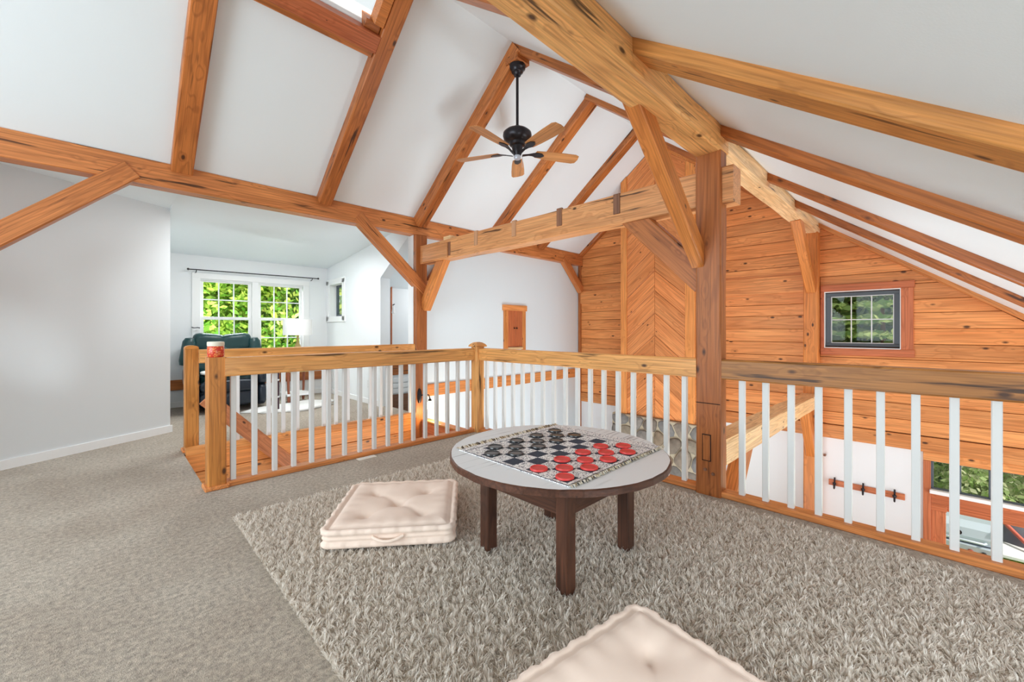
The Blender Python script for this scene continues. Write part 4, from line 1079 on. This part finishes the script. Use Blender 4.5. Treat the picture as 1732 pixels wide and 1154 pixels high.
for (sx, sy) in ((-1, -1), (-1, 1), (1, -1), (1, 1)):
    x_, y_ = TX + sx * (hx - LG / 2), TY + sy * (hx - LG / 2)
    beam('leg', (x_, y_, 0.006), (x_, y_, TZ - 0.034), LG, LG, M['tabledark'], up=(1, 0, 0), parent=tb, jit=0.001, ch=0.005)
ins = hx - 0.02
for s_ in (-1, 1):
    beam('apron', (TX - ins, TY + s_ * (ins - 0.012), 0.40), (TX + ins, TY + s_ * (ins - 0.012), 0.40), 0.02, 0.15, M['tabledark'], parent=tb, jit=0.0, ch=0.003)
    beam('apron', (TX + s_ * (ins - 0.012), TY - ins, 0.40), (TX + s_ * (ins - 0.012), TY + ins, 0.40), 0.02, 0.15, M['tabledark'], parent=tb, jit=0.0, ch=0.003)

# checkers mat
MX0, PX, MY0, PY = 1.30, 0.0790, 1.012, 0.0730          # first square centre and pitch
mt = empty('checkers_mat', (1.58, 1.27, TZ), 'woven checkerboard mat with fringed ends lying on the round table', 'mat')
def mat_mesh():
    xs = [1.238, 1.254]; ys = [0.950, 0.966]
    bx0, by0 = MX0 - PX / 2, MY0 - PY / 2
    xs += [bx0 + PX * i for i in range(9)]; ys += [by0 + PY * i for i in range(9)]
    bx1, by1 = xs[-1], ys[-1]
    xs += [bx1 + 0.0, bx1 + 0.022, bx1 + 0.028, 2.0]; ys += [by1 + 0.022, by1 + 0.028, 1.628]
    xs += [bx0 - 0.0, bx0 - 0.022, bx0 - 0.016]; ys += [by0 - 0.022, by0 - 0.016]
    xs = sorted(set(round(v, 4) for v in xs)); ys = sorted(set(round(v, 4) for v in ys))
    V = []; F = []; MI = []
    nx, ny = len(xs), len(ys)
    for y in ys:
        for x in xs: V.append((x, y, 0.004))
    for j in range(ny - 1):
        for i in range(nx - 1):
            cx_, cy_ = (xs[i] + xs[i + 1]) / 2, (ys[j] + ys[j + 1]) / 2
            mi = 0
            ui, vi = (cx_ - bx0) / PX, (cy_ - by0) / PY
            if 0 < ui < 8 and 0 < vi < 8: mi = 1 if (int(ui) + int(vi)) % 2 == 0 else 0
            else:
                ox = (bx0 - 0.022 < cx_ < bx0 - 0.016) or (bx1 + 0.022 < cx_ < bx1 + 0.028)
                oy = (by0 - 0.022 < cy_ < by0 - 0.016) or (by1 + 0.022 < cy_ < by1 + 0.028)
                if (ox and by0 - .023 < cy_ < by1 + .029) or (oy and bx0 - .023 < cx_ < bx1 + .029): mi = 1
            F.append((j * nx + i, j * nx + i + 1, (j + 1) * nx + i + 1, (j + 1) * nx + i)); MI.append(mi)
    base = len(V)
    rim = [i for i in range(nx)] + [j * nx + nx - 1 for j in range(1, ny)] + [(ny - 1) * nx + i for i in range(nx - 2, -1, -1)] + [j * nx for j in range(ny - 2, 0, -1)]
    for i in rim: V.append((V[i][0], V[i][1], 0.0))
    k = len(rim)
    for i in range(k): F.append((rim[i], base + i, base + (i + 1) % k, rim[(i + 1) % k])); MI.append(0)
    me = mesh_py('woven_mat', V, F); me.materials.append(M['weave']); me.materials.append(M['navy'])
    for p, m_ in zip(me.polygons, MI): p.material_index = m_
    return me
new_obj('woven_mat', mat_mesh(), None, mt, Matrix.Translation((0, 0, TZ)))
def fringe_mesh():
    r = random.Random(8); V = []; F = []; T = []
    cols = [rgb(232, 224, 206), rgb(196, 178, 150), rgb(60, 58, 62), rgb(240, 234, 224), rgb(122, 104, 84), rgb(226, 214, 180)]
    for (ye, sg) in ((0.950, -1), (1.628, 1)):
        x = 1.24
        while x < 2.0:
            x += r.uniform(0.0014, 0.0028); c_ = r.choice(cols)
            l = r.uniform(0.014, 0.026); dx = r.uniform(-0.009, 0.009); w_ = r.uniform(0.0022, 0.004); zt = r.uniform(0.006, 0.013)
            b = len(V)
            V += [(x - w_, ye - sg * .006, 0.004), (x + w_, ye - sg * .006, 0.004), (x + w_ + dx * .5, ye + sg * l * .55, zt), (x - w_ + dx * .5, ye + sg * l * .55, zt), (x + dx, ye + sg * l, 0.001)]
            F += [(b, b + 1, b + 2, b + 3), (b + 3, b + 2, b + 4)]; T += [c_] * 5
    me = mesh_py('fringe', V, F); at = me.color_attributes.new('tint', 'FLOAT_COLOR', 'POINT'); at.data.foreach_set('color', np.array(T, np.float32).ravel())
    return me
tag(new_obj('fringe', fringe_mesh(), M['fringe'], mt, Matrix.Translation((0, 0, TZ))), kind='stuff')
# checkers
pm = lathe([(0, 0.0), (0.034, 0.0), (0.0375, 0.002), (0.0375, 0.0085), (0.036, 0.0105), (0.0315, 0.0105), (0.030, 0.0075), (0, 0.0075)], 32, name='checker')
pmr = pm.copy(); pmr.materials.append(M['red']); pmb = pm.copy(); pmb.materials.append(M['black'])
order = ['first', 'second', 'third', 'fourth']
rl = random.Random(21)
for r_ in range(3):
    for c_ in range(4):
        k = 2 * c_ + (r_ % 2)
        nm = ('front', 'middle', 'inner')[r_]
        o = new_obj('checker_piece', pmr, None, None, Matrix.Translation((MX0 + PX * k + rl.uniform(-.006, .006), MY0 + PY * r_ + rl.uniform(-.006, .006), TZ + 0.0042)))
        tag(o, 'red checker, %s from the left in the %s red row on the mat' % (order[c_], {'front': 'nearest', 'middle': 'middle', 'inner': 'farthest'}[nm]), 'checker', 'red checkers on the mat')
for r_ in range(5, 8):
    for c_ in range(4):
        k = 2 * c_ + (r_ % 2)
        nm = {5: 'nearest', 6: 'middle', 7: 'farthest'}[r_]
        o = new_obj('checker_piece', pmb, None, None, Matrix.Translation((MX0 + PX * k + rl.uniform(-.006, .006), MY0 + PY * r_ + rl.uniform(-.006, .006), TZ + 0.0042)))
        tag(o, 'black checker, %s from the left in the %s black row on the mat' % (order[c_], nm), 'checker', 'black checkers on the mat')

# ------------------------------------------------------------------ floor cushions
def cushion(name, cx_, cy_, ang, S, H, dimples, label, handle=None):
    root = empty(name, (cx_, cy_, 0.03), label, 'cushion', 'tufted blush floor cushions', rz=ang)
    half = S / 2; rc_ = 0.045; per = []
    nside = 44
    # perimeter of a rounded square, unit outline, with outward normals
    for s_ in range(4):
        a0 = s_ * math.pi / 2
        d = Vector((math.cos(a0), math.sin(a0))); t = Vector((-d.y, d.x))
        for i in range(nside):
            u = -1 + 2 * i / nside; p = d * half + t * (u * (half - rc_))
            per.append((p, d.copy()))
        cc = d * (half - rc_) + t * (half - rc_)
        for i in range(6):
            an = a0 + math.pi / 2 * i / 6; n_ = Vector((math.cos(an), math.sin(an))); per.append((cc + n_ * rc_, n_))
    K = len(per); V = []; F = []
    def add(off, zf, scal=0.0, k=0):
        for i, (p, n_) in enumerate(per):
            sc = 0.5 + 0.5 * math.sin(i * 2 * math.pi / 7.3 + k) + 0.35 * math.sin(i * 2 * math.pi / 3.1 + k * 2)
            q = p + n_ * (off + scal * (sc - .5)); V.append((q.x, q.y, zf + scal * 0.5 * (sc - .5)))
    # side profile from the bottom edge to the top seam: bottom roll, pinch, band, pinch, top roll
    for (off, zz, sc, k) in ((-0.03, 0.004, 0, 0), (-0.008, 0.0, .004, 1), (0.004, 0.010, .006, 1), (0.004, 0.024, .006, 1), (-0.008, 0.033, .003, 1), (-0.004, 0.042, .003, 2), (0.0, H * .5, .002, 2), (-0.004, H - 0.042, .003, 2), (-0.008, H - 0.033, .003, 3), (0.005, H - 0.024, .006, 3), (0.006, H - 0.010, .006, 3), (-0.004, H - 0.001, .006, 3), (-0.018, H - 0.004, .004, 3), (-0.027, H - 0.014, .002, 3)):
        add(off, zz, sc, k)
    NR = 14
    def top_z(x, y):
        e = max(abs(x), abs(y)) / half
        zz = H - 0.014 + 0.024 * min(1, (1 - e) / 0.22) ** 0.6 if e < 1 else H - 0.014
        for (dx, dy) in dimples:
            r2 = math.hypot(x - dx, y - dy); zz -= 0.034 * math.exp(-(r2 / 0.038) ** 1.1) + 0.010 * math.exp(-(r2 / 0.12) ** 2)
        # gathers towards the edge and creases running between the tufts
        zz += 0.0035 * math.sin(x * 75 + 0.7) * max(0, (abs(y) / half - .55)) * 2 + 0.0035 * math.sin(y * 75) * max(0, (abs(x) / half - .55)) * 2
        for i in range(len(dimples)):
            for j in range(i):
                (ax, ay), (bx, by) = dimples[i], dimples[j]
                L2 = (bx - ax) ** 2 + (by - ay) ** 2
                if L2 > 0.06: continue
                t = max(0, min(1, ((x - ax) * (bx - ax) + (y - ay) * (by - ay)) / L2)); dd = math.hypot(x - ax - t * (bx - ax), y - ay - t * (by - ay))
                zz -= 0.006 * math.exp(-(dd / 0.022) ** 2)
        return zz
    for r_ in range(1, NR + 1):
        f = 1 - r_ / (NR + 0.5)
        f = f ** 0.9
        for (p, n_) in per:
            q = (p - n_ * 0.027) * f; V.append((q.x, q.y, top_z(q.x, q.y)))
    rows_ = len(V) // K
    for r_ in range(rows_ - 1):
        for i in range(K): F.append((r_ * K + i, r_ * K + (i + 1) % K, (r_ + 1) * K + (i + 1) % K, (r_ + 1) * K + i))
    ci = len(V); V.append((0, 0, top_z(0, 0)))
    for i in range(K): F.append(((rows_ - 1) * K + i, (rows_ - 1) * K + (i + 1) % K, ci))
    F.append(tuple(reversed(range(K))))
    base = PW[root.name]
    new_obj('cover', mesh_py('cover', V, F, True), M['cushion'], root, base)
    for (dx, dy) in dimples:
        new_obj('tuft', lathe([(0, 0.004), (0.004, 0.0035), (0.006, 0), (0, -0.002)], 8), M['cushion'], root, base @ Matrix.Translation((dx, dy, top_z(dx, dy) + 0.002)))
    if handle:
        hx_, hy_, dr = handle
        pts = []
        for i in range(9):
            u = -1 + i / 4; pts.append((hx_ + dr[0] * u * 0.075 + dr[1] * 0.022 * (1 - u * u), hy_ + dr[1] * u * 0.075 - dr[0] * 0.022 * (1 - u * u), H * .5 + 0.008 - 0.016 * (1 - u * u)))
        new_obj('handle', tube(pts, 0.008, 8), M['cushion'], root, base)
    return root
def to_local(c_, ang, p):
    d = Vector((p[0] - c_[0], p[1] - c_[1])); return (d.x * math.cos(-ang) - d.y * math.sin(-ang), d.x * math.sin(-ang) + d.y * math.cos(-ang))
a1 = math.atan2(1.684 - 2.076, 1.225 - 0.727); c1 = (1.19, 2.13)
dm = [to_local(c1, a1, p) for p in ((1.433, 2.242), (1.217, 2.205), (1.226, 1.994), (1.015, 2.157))]
q = 0.15
cushion('floor_cushion', c1[0], c1[1], a1, 0.65, 0.095, [(-q, -q), (q, -q), (q, q), (-q, q), (0, 0.0)], 'blush tufted floor cushion left of the round table', handle=(0.0, -0.325, (1, 0)))
a2 = math.atan2(0.125, -0.544); u2 = Vector((-0.84, -0.545)).normalized() * 0.46
c2 = (1.385 + u2.x, 0.715 + u2.y)
cushion('floor_cushion', c2[0], c2[1], math.radians(-8), 0.65, 0.095, [(-q, -q), (q, -q), (q, q), (-q, q), (0, 0.0)], 'blush tufted floor cushion cut off by the bottom edge')

# ------------------------------------------------------------------ small loft things
cj = empty('candle_jar', (0.546, 3.51, 0.915), 'red glitter candle jar with a cream lid on the railing post', 'candle')
CJ = Matrix.Translation((0.546, 3.51, 0.915)) @ Matrix.Diagonal((1, 1, 1.2, 1))
new_obj('glass_jar', lathe([(0, 0), (0.044, 0), (0.05, 0.008), (0.05, 0.058), (0.046, 0.064), (0, 0.064)], 28), M['candle'], cj, CJ)
new_obj('lid', lathe([(0, 0.064), (0.049, 0.064), (0.051, 0.068), (0.051, 0.086), (0.047, 0.09), (0, 0.09)], 28), plain('cream_lid', rgb(232, 226, 208), 0.5), cj, CJ)
vt = empty('floor_vent', (1.6, 3.40, 0), 'small pale floor register in the carpet beside the railing', 'vent')
box('vent_plate', 1.52, 1.68, 3.375, 3.44, 0, 0.006, plain('pale_vent_metal', rgb(226, 220, 208), 0.5), vt, 0.002)
for i in range(5): box('slot', 1.535 + .028 * i, 1.553 + .028 * i, 3.385, 3.43, 0.0055, 0.0068, M['outlet'], vt, 0.0005)

# wall lamp on the far post
sc_ = empty('wall_lamp', (2.93, 4.55, 0.2), 'lit wall lamp with dark oval plate on the far stairwell post', 'wall lamp')
me = lathe([(0, 0), (0.075, 0.0), (0.072, 0.012), (0.03, 0.028), (0, 0.03)], 24)
new_obj('back_plate', me, M['iron'], sc_, Matrix.Translation((2.865, 4.599, 0.26)) @ Matrix.Rotation(math.pi / 2, 4, 'X') @ Matrix.Diagonal((0.42, 1.3, 1.0, 1)))
new_obj('arm', tube([(2.87, 4.58, 0.26), (2.89, 4.52, 0.29), (2.925, 4.47, 0.28), (2.93, 4.455, 0.235)], 0.008, 8), M['iron'], sc_)
new_obj('socket', lathe([(0.012, 0.03), (0.02, 0.02), (0.024, 0.0), (0, 0)], 14), M['iron'], sc_, Matrix.Translation((2.93, 4.455, 0.205)))
new_obj('bulb', lathe([(0.0, -0.115), (0.025, -0.108), (0.042, -0.08), (0.044, -0.05), (0.034, -0.02), (0.02, 0.0), (0, 0)], 20), M['bulb'], sc_, Matrix.Translation((2.93, 4.455, 0.205)))
lamp('wall_lamp_light', 'POINT', (2.93, 4.40, 0.03), None, 5.0, (1.0, 0.72, 0.38), 0.04)

# alcove furniture: recliner
def cushion_block(name, sx, sy, sz, mat, parent, mw, bulge=0.25, seg=10):
    bm = bmesh.new(); bmesh.ops.create_cube(bm, size=1); bmesh.ops.subdivide_edges(bm, edges=bm.edges, cuts=5, use_grid_fill=True)
    for v in bm.verts:
        c_ = v.co * 2; p = 4.0
        l = (abs(c_.x) ** p + abs(c_.y) ** p + abs(c_.z) ** p) ** (1 / p)
        s_ = (1 - bulge) + bulge * (max(abs(c_.x), abs(c_.y), abs(c_.z)) / max(l, 1e-6))
        v.co = Vector((c_.x / max(l, 1e-6) * max(abs(c_.x), abs(c_.y), abs(c_.z)) * sx / 2, c_.y / max(l, 1e-6) * max(abs(c_.x), abs(c_.y), abs(c_.z)) * sy / 2, c_.z / max(l, 1e-6) * max(abs(c_.x), abs(c_.y), abs(c_.z)) * sz / 2))
    bmesh.ops.recalc_face_normals(bm, faces=bm.faces)
    return new_obj(name, mesh_bm(name, bm, True), mat, parent, mw)
RCX, RCY, RA = 1.20, 6.98, math.radians(-4)
rec = empty('recliner_chair', (RCX, RCY, 0), 'dark green leather recliner with a white throw, below the alcove window', 'armchair', rz=RA)
RB = PW[rec.name]
T_ = Matrix.Translation
cushion_block('base', 0.74, 0.66, 0.30, M['leatherdark'], rec, RB @ T_((0, 0.02, 0.19)))
cushion_block('footrest_panel', 0.62, 0.10, 0.20, M['leatherdark'], rec, RB @ T_((0, -0.36, 0.19)))
cushion_block('footrest_pad', 0.62, 0.13, 0.17, M['leatherdark'], rec, RB @ T_((0, -0.365, 0.36)))
cushion_block('seat', 0.62, 0.62, 0.16, M['leather'], rec, RB @ T_((0, -0.05, 0.44)))
cushion_block('throw', 0.60, 0.40, 0.05, M['fabwhite'], rec, RB @ T_((0.0, -0.22, 0.535)))
cushion_block('backrest', 0.70, 0.24, 0.62, M['leather'], rec, RB @ T_((0, 0.33, 0.68)) @ Matrix.Rotation(math.radians(-10), 4, 'X'))
cushion_block('head_pillow', 0.40, 0.26, 0.26, M['leather'], rec, RB @ T_((-0.16, 0.36, 0.93)) @ Matrix.Rotation(math.radians(6), 4, 'Y'))
cushion_block('head_pillow', 0.40, 0.26, 0.26, M['leather'], rec, RB @ T_((0.16, 0.36, 0.93)) @ Matrix.Rotation(math.radians(-6), 4, 'Y'))
for s_ in (-1, 1):
    new_obj('back_wing', lathe([(0, -0.22), (0.075, -0.21), (0.09, -0.15), (0.085, 0.12), (0.06, 0.17), (0, 0.185)], 20), M['leather'], rec, RB @ T_((s_ * 0.40, 0.29, 0.82)) @ Matrix.Rotation(math.radians(-s_ * 8), 4, 'Y'))
    cushion_block('armrest', 0.15, 0.70, 0.26, M['leatherdark'], rec, RB @ T_((s_ * 0.40, -0.02, 0.47)))
    cushion_block('arm_panel', 0.12, 0.68, 0.34, M['leatherdark'], rec, RB @ T_((s_ * 0.40, -0.01, 0.21)))
pole = empty('upright_pole', (1.664, 6.228, 0), 'thin dark purple upright pole with pale bands beside the recliner', 'pole')
new_obj('shaft', tube([(1.664, 6.228, 0), (1.664, 6.228, 0.62)], 0.018, 10), M['purple'], pole)
for zz in (0.42, 0.19): new_obj('band', tube([(1.664, 6.228, zz), (1.664, 6.228, zz + 0.02)], 0.021, 10), M['trimwhite'], pole)

# side table and lamp
STX, STY = 2.10, 6.90
stb = empty('side_table', (STX, STY, 0), 'small side table with wicker apron, tapered legs and white lower shelf', 'table')
box('table_top', STX - .2, STX + .2, STY - .2, STY + .2, 0.56, 0.585, M['wicker'], stb, 0.006)
box('wicker_apron', STX - .185, STX + .185, STY - .185, STY + .185, 0.47, 0.56, M['wicker'], stb, 0.006)
for (sx, sy) in ((-1, -1), (1, -1), (-1, 1), (1, 1)):
    new_obj('leg', tube([(STX + sx * .165, STY + sy * .165, 0.48), (STX + sx * .15, STY + sy * .15, 0.12), (STX + sx * .148, STY + sy * .148, 0.06), (STX + sx * .148, STY + sy * .148, 0.0)], [0.022, 0.016, 0.024, 0.014], 10), M['copper'], stb)
box('shelf', STX - .18, STX + .18, STY - .18, STY + .18, 0.11, 0.145, M['trimwhite'], stb, 0.006)
tl = empty('table_lamp', (2.13, 6.93, 0.585), 'table lamp with a white drum shade on the wicker side table', 'lamp')
TLm = T_((2.13, 6.93, 0.585))
new_obj('lamp_base', lathe([(0, 0), (0.07, 0), (0.075, 0.015), (0.03, 0.04), (0.055, 0.14), (0.06, 0.22), (0.03, 0.31), (0.014, 0.35), (0.014, 0.48), (0, 0.48)], 20), M['wicker'], tl, TLm)
new_obj('lamp_shade', lathe([(0.205, 0.445), (0.207, 0.445), (0.205, 0.69), (0.201, 0.69), (0.203, 0.45)], 32), M['shade'], tl, TLm)
# sheepskin
def skin_mesh():
    V = []; F = []; n = 40; rr = random.Random(4)
    for q in range(5):
        s_ = 1 - q / 4.5
        for i in range(n):
            a_ = 2 * math.pi * i / n; R_ = (1 + 0.12 * math.sin(3 * a_) + 0.08 * math.sin(7 * a_ + 1)) * s_
            V.append((0.62 * R_ * math.cos(a_), 0.36 * R_ * math.sin(a_), 0.004 if q == 0 else 0.03 + rr.uniform(-.006, .008)))
    for q in range(4):
        for i in range(n): F.append((q * n + i, q * n + (i + 1) % n, (q + 1) * n + (i + 1) % n, (q + 1) * n + i))
    F.append(tuple(4 * n + i for i in range(n))); F.append(tuple(reversed(range(n))))
    return mesh_py('sheepskin', V, F, True)
tag(new_obj('sheepskin_rug', skin_mesh(), M['fabwhite'], None, T_((1.95, 6.42, 0.001)) @ Matrix.Rotation(0.18, 4, 'Z')), 'white sheepskin rug on the alcove carpet in front of the recliner', 'rug')
# curtain rod, tie-back hook, outlet
cr_ = empty('curtain_rod', (1.75, 7.47, 1.99), 'thin dark curtain rod above the alcove window', 'curtain rod')
new_obj('rod', tube([(0.84, 7.46, 1.985), (2.62, 7.46, 2.005)], 0.008, 8), M['iron'], cr_)
for (xx, zz) in ((0.93, 1.986), (2.53, 2.004)):
    new_obj('bracket', tube([(xx, 7.55, zz - 0.035), (xx, 7.50, zz - 0.035), (xx, 7.46, zz - 0.012)], 0.006, 6), M['iron'], cr_)
for (xx, zz) in ((0.835, 1.985), (2.625, 2.005)): new_obj('finial', lathe([(0, -0.018), (0.014, -0.01), (0.016, 0.0), (0.012, 0.012), (0, 0.018)], 10), M['iron'], cr_, T_((xx, 7.46, zz)))
tag(new_obj('tieback_hook', tube([(0.90, 7.545, 1.14), (0.88, 7.49, 1.15), (0.90, 7.44, 1.14), (0.94, 7.44, 1.145), (0.97, 7.47, 1.14)], 0.007, 6), M['iron']), 'small dark curtain tieback hook left of the alcove window', 'hook')
ol = empty('wall_outlet', (DX, 5.90, 0.3), 'wall outlet plate low on the alcove side wall', 'outlet')
box('cover_plate', DX - 0.008, DX, 5.865, 5.94, 0.24, 0.355, M['outlet'], ol, 0.002)
for zz in (0.27, 0.31): box('socket', DX - 0.0105, DX - 0.0075, 5.887, 5.918, zz, zz + 0.022, M['trimwhite'], ol, 0.001)
hp = empty('hanging_cloth', (3.13, 5.72, 1.42), 'small white thing hung on the door frame beyond the doorway', 'hanging')
new_obj('cloth', lathe([(0.0, -0.06), (0.028, -0.055), (0.02, 0.0), (0.009, 0.06), (0, 0.065)], 12), M['trimwhite'], hp, T_((3.10, 5.70, 1.42)))
new_obj('peg', tube([(3.10, 5.72, 1.49), (3.10, 5.67, 1.50)], 0.008, 6), M['iron'], hp)

# coat hooks on the lower wall
ck = empty('hook_rack', (XG, 0.5, -0.79), 'wooden board with three dark hooks on the lower white wall', 'hook rack')
box('board', XG - 0.02, XG, 0.185, 0.875, -0.825, -0.755, M['redwood'], ck, 0.003)
for yy in (0.815, 0.545, 0.27):
    new_obj('hook', tube([(XG - 0.022, yy, -0.72), (XG - 0.03, yy, -0.78), (XG - 0.035, yy, -0.83), (XG - 0.07, yy, -0.845), (XG - 0.085, yy, -0.80)], 0.009, 6), M['iron'], ck)
    new_obj('hook_knob', lathe([(0, -0.02), (0.016, -0.012), (0.02, 0), (0.016, 0.012), (0, 0.02)], 8), M['iron'], ck, T_((XG - 0.05, yy, -0.79)))
pg_ = box('wall_peg', XG - 0.05, XG, 0.90, 0.925, -0.475, -0.452, M['spline']); tag(pg_, 'short wooden peg on the lower white wall near the gable post', 'peg')

# ------------------------------------------------------------------ outside
def tree(name, cx_, cy_, z0, rad, zc_, rz_, n, leaf, c_lo, c_hi, label, cat='tree', seed=1, flat=0.0, group='foliage seen through the windows'):
    root = empty(name, (cx_, cy_, z0), label, cat, group)
    r = np.random.default_rng(seed)
    u = r.normal(size=(n, 3)); u /= np.linalg.norm(u, axis=1)[:, None]
    rr = r.uniform(0.25, 1.0, n) ** 0.5
    lump = 1 + 0.18 * np.sin(5 * u[:, 0] + seed) + 0.18 * np.sin(6 * u[:, 1] + 2 * seed) + 0.15 * np.sin(7 * u[:, 2] + 3)
    P = np.stack([cx_ + u[:, 0] * rad * rr * lump, cy_ + u[:, 1] * rad * rr * lump, zc_ + u[:, 2] * rz_ * rr * lump], 1)
    if flat: P[:, 2] = np.round(P[:, 2] / flat) * flat + r.normal(size=n) * flat * 0.12
    a_ = r.normal(size=(n, 3)); a_[:, 2] *= (0.3 if flat else 1); a_ /= np.linalg.norm(a_, axis=1)[:, None]
    b_ = np.cross(a_, r.normal(size=(n, 3))); b_ /= np.linalg.norm(b_, axis=1)[:, None]
    s_ = leaf * r.uniform(0.6, 1.3, n)[:, None]
    V = np.stack([P - a_ * s_, P - b_ * s_ * .5, P + a_ * s_, P + b_ * s_ * .5], 1).astype(np.float32)
    me = bpy.data.meshes.new('crown'); me.vertices.add(n * 4); me.vertices.foreach_set('co', (V - np.array([cx_, cy_, z0], np.float32)).ravel())
    me.loops.add(n * 4); me.loops.foreach_set('vertex_index', np.arange(n * 4, dtype=np.int32)); me.polygons.add(n); me.polygons.foreach_set('loop_start', np.arange(n, dtype=np.int32) * 4); me.update(calc_edges=True)
    t = r.random(n)[:, None] ** 1.3; col = np.array(c_lo[:3])[None] * (1 - t) + np.array(c_hi[:3])[None] * t
    cc = np.ones((n, 4, 4), np.float32); cc[:, :, :3] = col[:, None]
    at = me.color_attributes.new('tint', 'FLOAT_COLOR', 'POINT'); at.data.foreach_set('color', cc.ravel())
    new_obj('crown', me, M['leaf'], root, T_((cx_, cy_, z0)))
    new_obj('trunk', tube([(cx_, cy_, z0), (cx_ + .05, cy_, (z0 + zc_) / 2), (cx_, cy_ + .04, zc_)], [0.09, 0.07, 0.03], 8), M['spline'], root)
    return root
GL, GH = rgb(96, 158, 48), rgb(232, 246, 120)
tree('leafy_tree', 1.15, 10.2, -2.75, 1.5, 0.9, 2.6, 12000, 0.075, GL, GH, 'bright leafy tree seen in the left half of the alcove window', seed=2)
tree('leafy_tree', 3.3, 10.4, -2.75, 1.5, 0.9, 2.6, 12000, 0.075, GL, rgb(246, 248, 132), 'bright leafy tree seen in the right half of the alcove window', seed=3)
tree('leafy_tree', 2.2, 12.8, -2.75, 2.6, 1.2, 3.4, 14000, 0.14, rgb(70, 128, 40), rgb(190, 220, 90), 'darker leafy tree behind, filling the alcove window', seed=4)
tree('leafy_tree', 4.9, 8.4, -2.75, 0.9, 1.4, 1.4, 2500, 0.07, rgb(60, 90, 50), rgb(180, 200, 140), 'greyish green tree seen through the narrow alcove side window', seed=9)
tree('conifer', 11.0, 0.6, -2.75, 1.9, 1.6, 2.6, 16000, 0.085, rgb(118, 154, 84), rgb(240, 246, 170), 'layered green tree seen in the left of the gable window', seed=5, flat=0.26)
tree('conifer', 11.8, 2.9, -2.75, 1.9, 1.6, 3.4, 16000, 0.15, rgb(84, 116, 78), rgb(190, 206, 138), 'layered green tree seen deeper in the gable window', seed=6)
tree('leafy_tree', 13.5, 0.2, -2.75, 3.0, 0.8, 3.6, 14000, 0.16, rgb(84, 116, 78), rgb(196, 214, 140), 'broad tree far behind the layered trees in the gable window', seed=12)
tree('flowering_bush', 10.6, -0.55, -2.75, 0.9, -1.9, 0.95, 6000, 0.055, rgb(150, 178, 100), rgb(255, 248, 222), 'flowering bush seen in the left lower window', 'bush', seed=7)
tree('flowering_bush', 10.9, -1.7, -2.75, 0.9, -1.9, 0.95, 6000, 0.055, rgb(150, 176, 104), rgb(255, 232, 214), 'flowering bush seen in the right lower window', 'bush', seed=8)

# grill on the lawn
gx, gy = 7.95, -0.20
gr = empty('gas_grill', (gx, gy, -2.75), 'stainless gas grill outside the glazed lower door', 'grill')
def hood():
    prof = [(-0.24, 0.0), (-0.26, 0.10), (-0.22, 0.22), (-0.10, 0.30), (0.08, 0.31), (0.24, 0.24), (0.26, 0.0)]
    V = []; F = []; k = len(prof)
    for yy in (-0.36, 0.36):
        for (x, z_) in prof: V.append((x, yy, z_))
    F.append(tuple(range(k))); F.append(tuple(reversed(range(k, 2 * k))))
    for i in range(k): F.append((i, k + i, k + (i + 1) % k, (i + 1) % k))
    bm = bmesh.new(); me = mesh_py('hood', V, F); bm.from_mesh(me); bmesh.ops.recalc_face_normals(bm, faces=bm.faces); bm.to_mesh(me); bm.free(); return me
G0 = T_((gx, gy, -1.56)) @ Matrix.Diagonal((1, 1, 0.77, 1))
new_obj('hood', hood(), M['steel'], gr, G0)
box('hood_end', gx - 0.25, gx + 0.25, gy - 0.40, gy - 0.36, -1.56, -1.34, M['iron'], gr, 0.03)
box('hood_end', gx - 0.25, gx + 0.25, gy + 0.36, gy + 0.40, -1.56, -1.34, M['iron'], gr, 0.03)
new_obj('hood_handle', tube([(gx - .27, gy - .30, -1.52), (gx - .31, gy - .28, -1.52), (gx - .31, gy + .28, -1.52), (gx - .27, gy + .30, -1.52)], 0.014, 8), M['steel'], gr)
new_obj('gauge', lathe([(0, 0), (0.03, 0), (0.03, 0.008), (0, 0.01)], 16), M['iron'], gr, T_((gx - .262, gy - 0.07, -1.45)) @ Matrix.Rotation(-math.pi / 2, 4, 'Y'))
box('control_panel', gx - 0.30, gx + 0.25, gy - 0.38, gy + 0.38, -1.71, -1.575, M['steel'], gr, 0.01)
for yy, mm in ((0.12, 'iron'), (-0.06, 'iron'), (-0.17, 'hose'), (-0.28, 'iron')):
    new_obj('knob', lathe([(0, 0), (0.026, 0), (0.024, 0.025), (0, 0.027)], 14), M[mm], gr, T_((gx - .30, gy + yy, -1.645)) @ Matrix.Rotation(-math.pi / 2, 4, 'Y'))
box('cabinet', gx - 0.24, gx + 0.24, gy - 0.36, gy + 0.36, -2.70, -1.71, M['steel'], gr, 0.01)
for sx in (-0.2, 0.2):
    for sy in (-0.3, 0.3): box('foot', gx + sx - .03, gx + sx + .03, gy + sy - .03, gy + sy + .03, -2.75, -2.70, M['iron'], gr, 0.005)
box('side_shelf', gx - 0.25, gx + 0.22, gy - 0.80, gy - 0.40, -1.64, -1.60, M['trimwhite'], gr, 0.006)
cv = new_obj('domed_cover', lathe([(0.40, -0.02), (0.40, 0.02), (0.36, 0.14), (0.26, 0.24), (0.12, 0.29), (0, 0.30)], 24), M['coverdark'], None, T_((8.45, -0.98, -1.66)))
tag(cv, 'slate grey domed cover right of the gas grill outside', 'cover')
tag(new_obj('garden_hose', tube([(8.6, -0.30, -1.42), (8.5, -0.55, -1.38), (8.3, -0.70, -1.40), (8.02, -0.85, -1.52), (7.72, -0.98, -1.72), (7.62, -1.05, -2.0), (7.62, -1.08, -2.74)], 0.022, 8), M['hose']), 'orange red hose arching over the grey domed cover', 'hose')
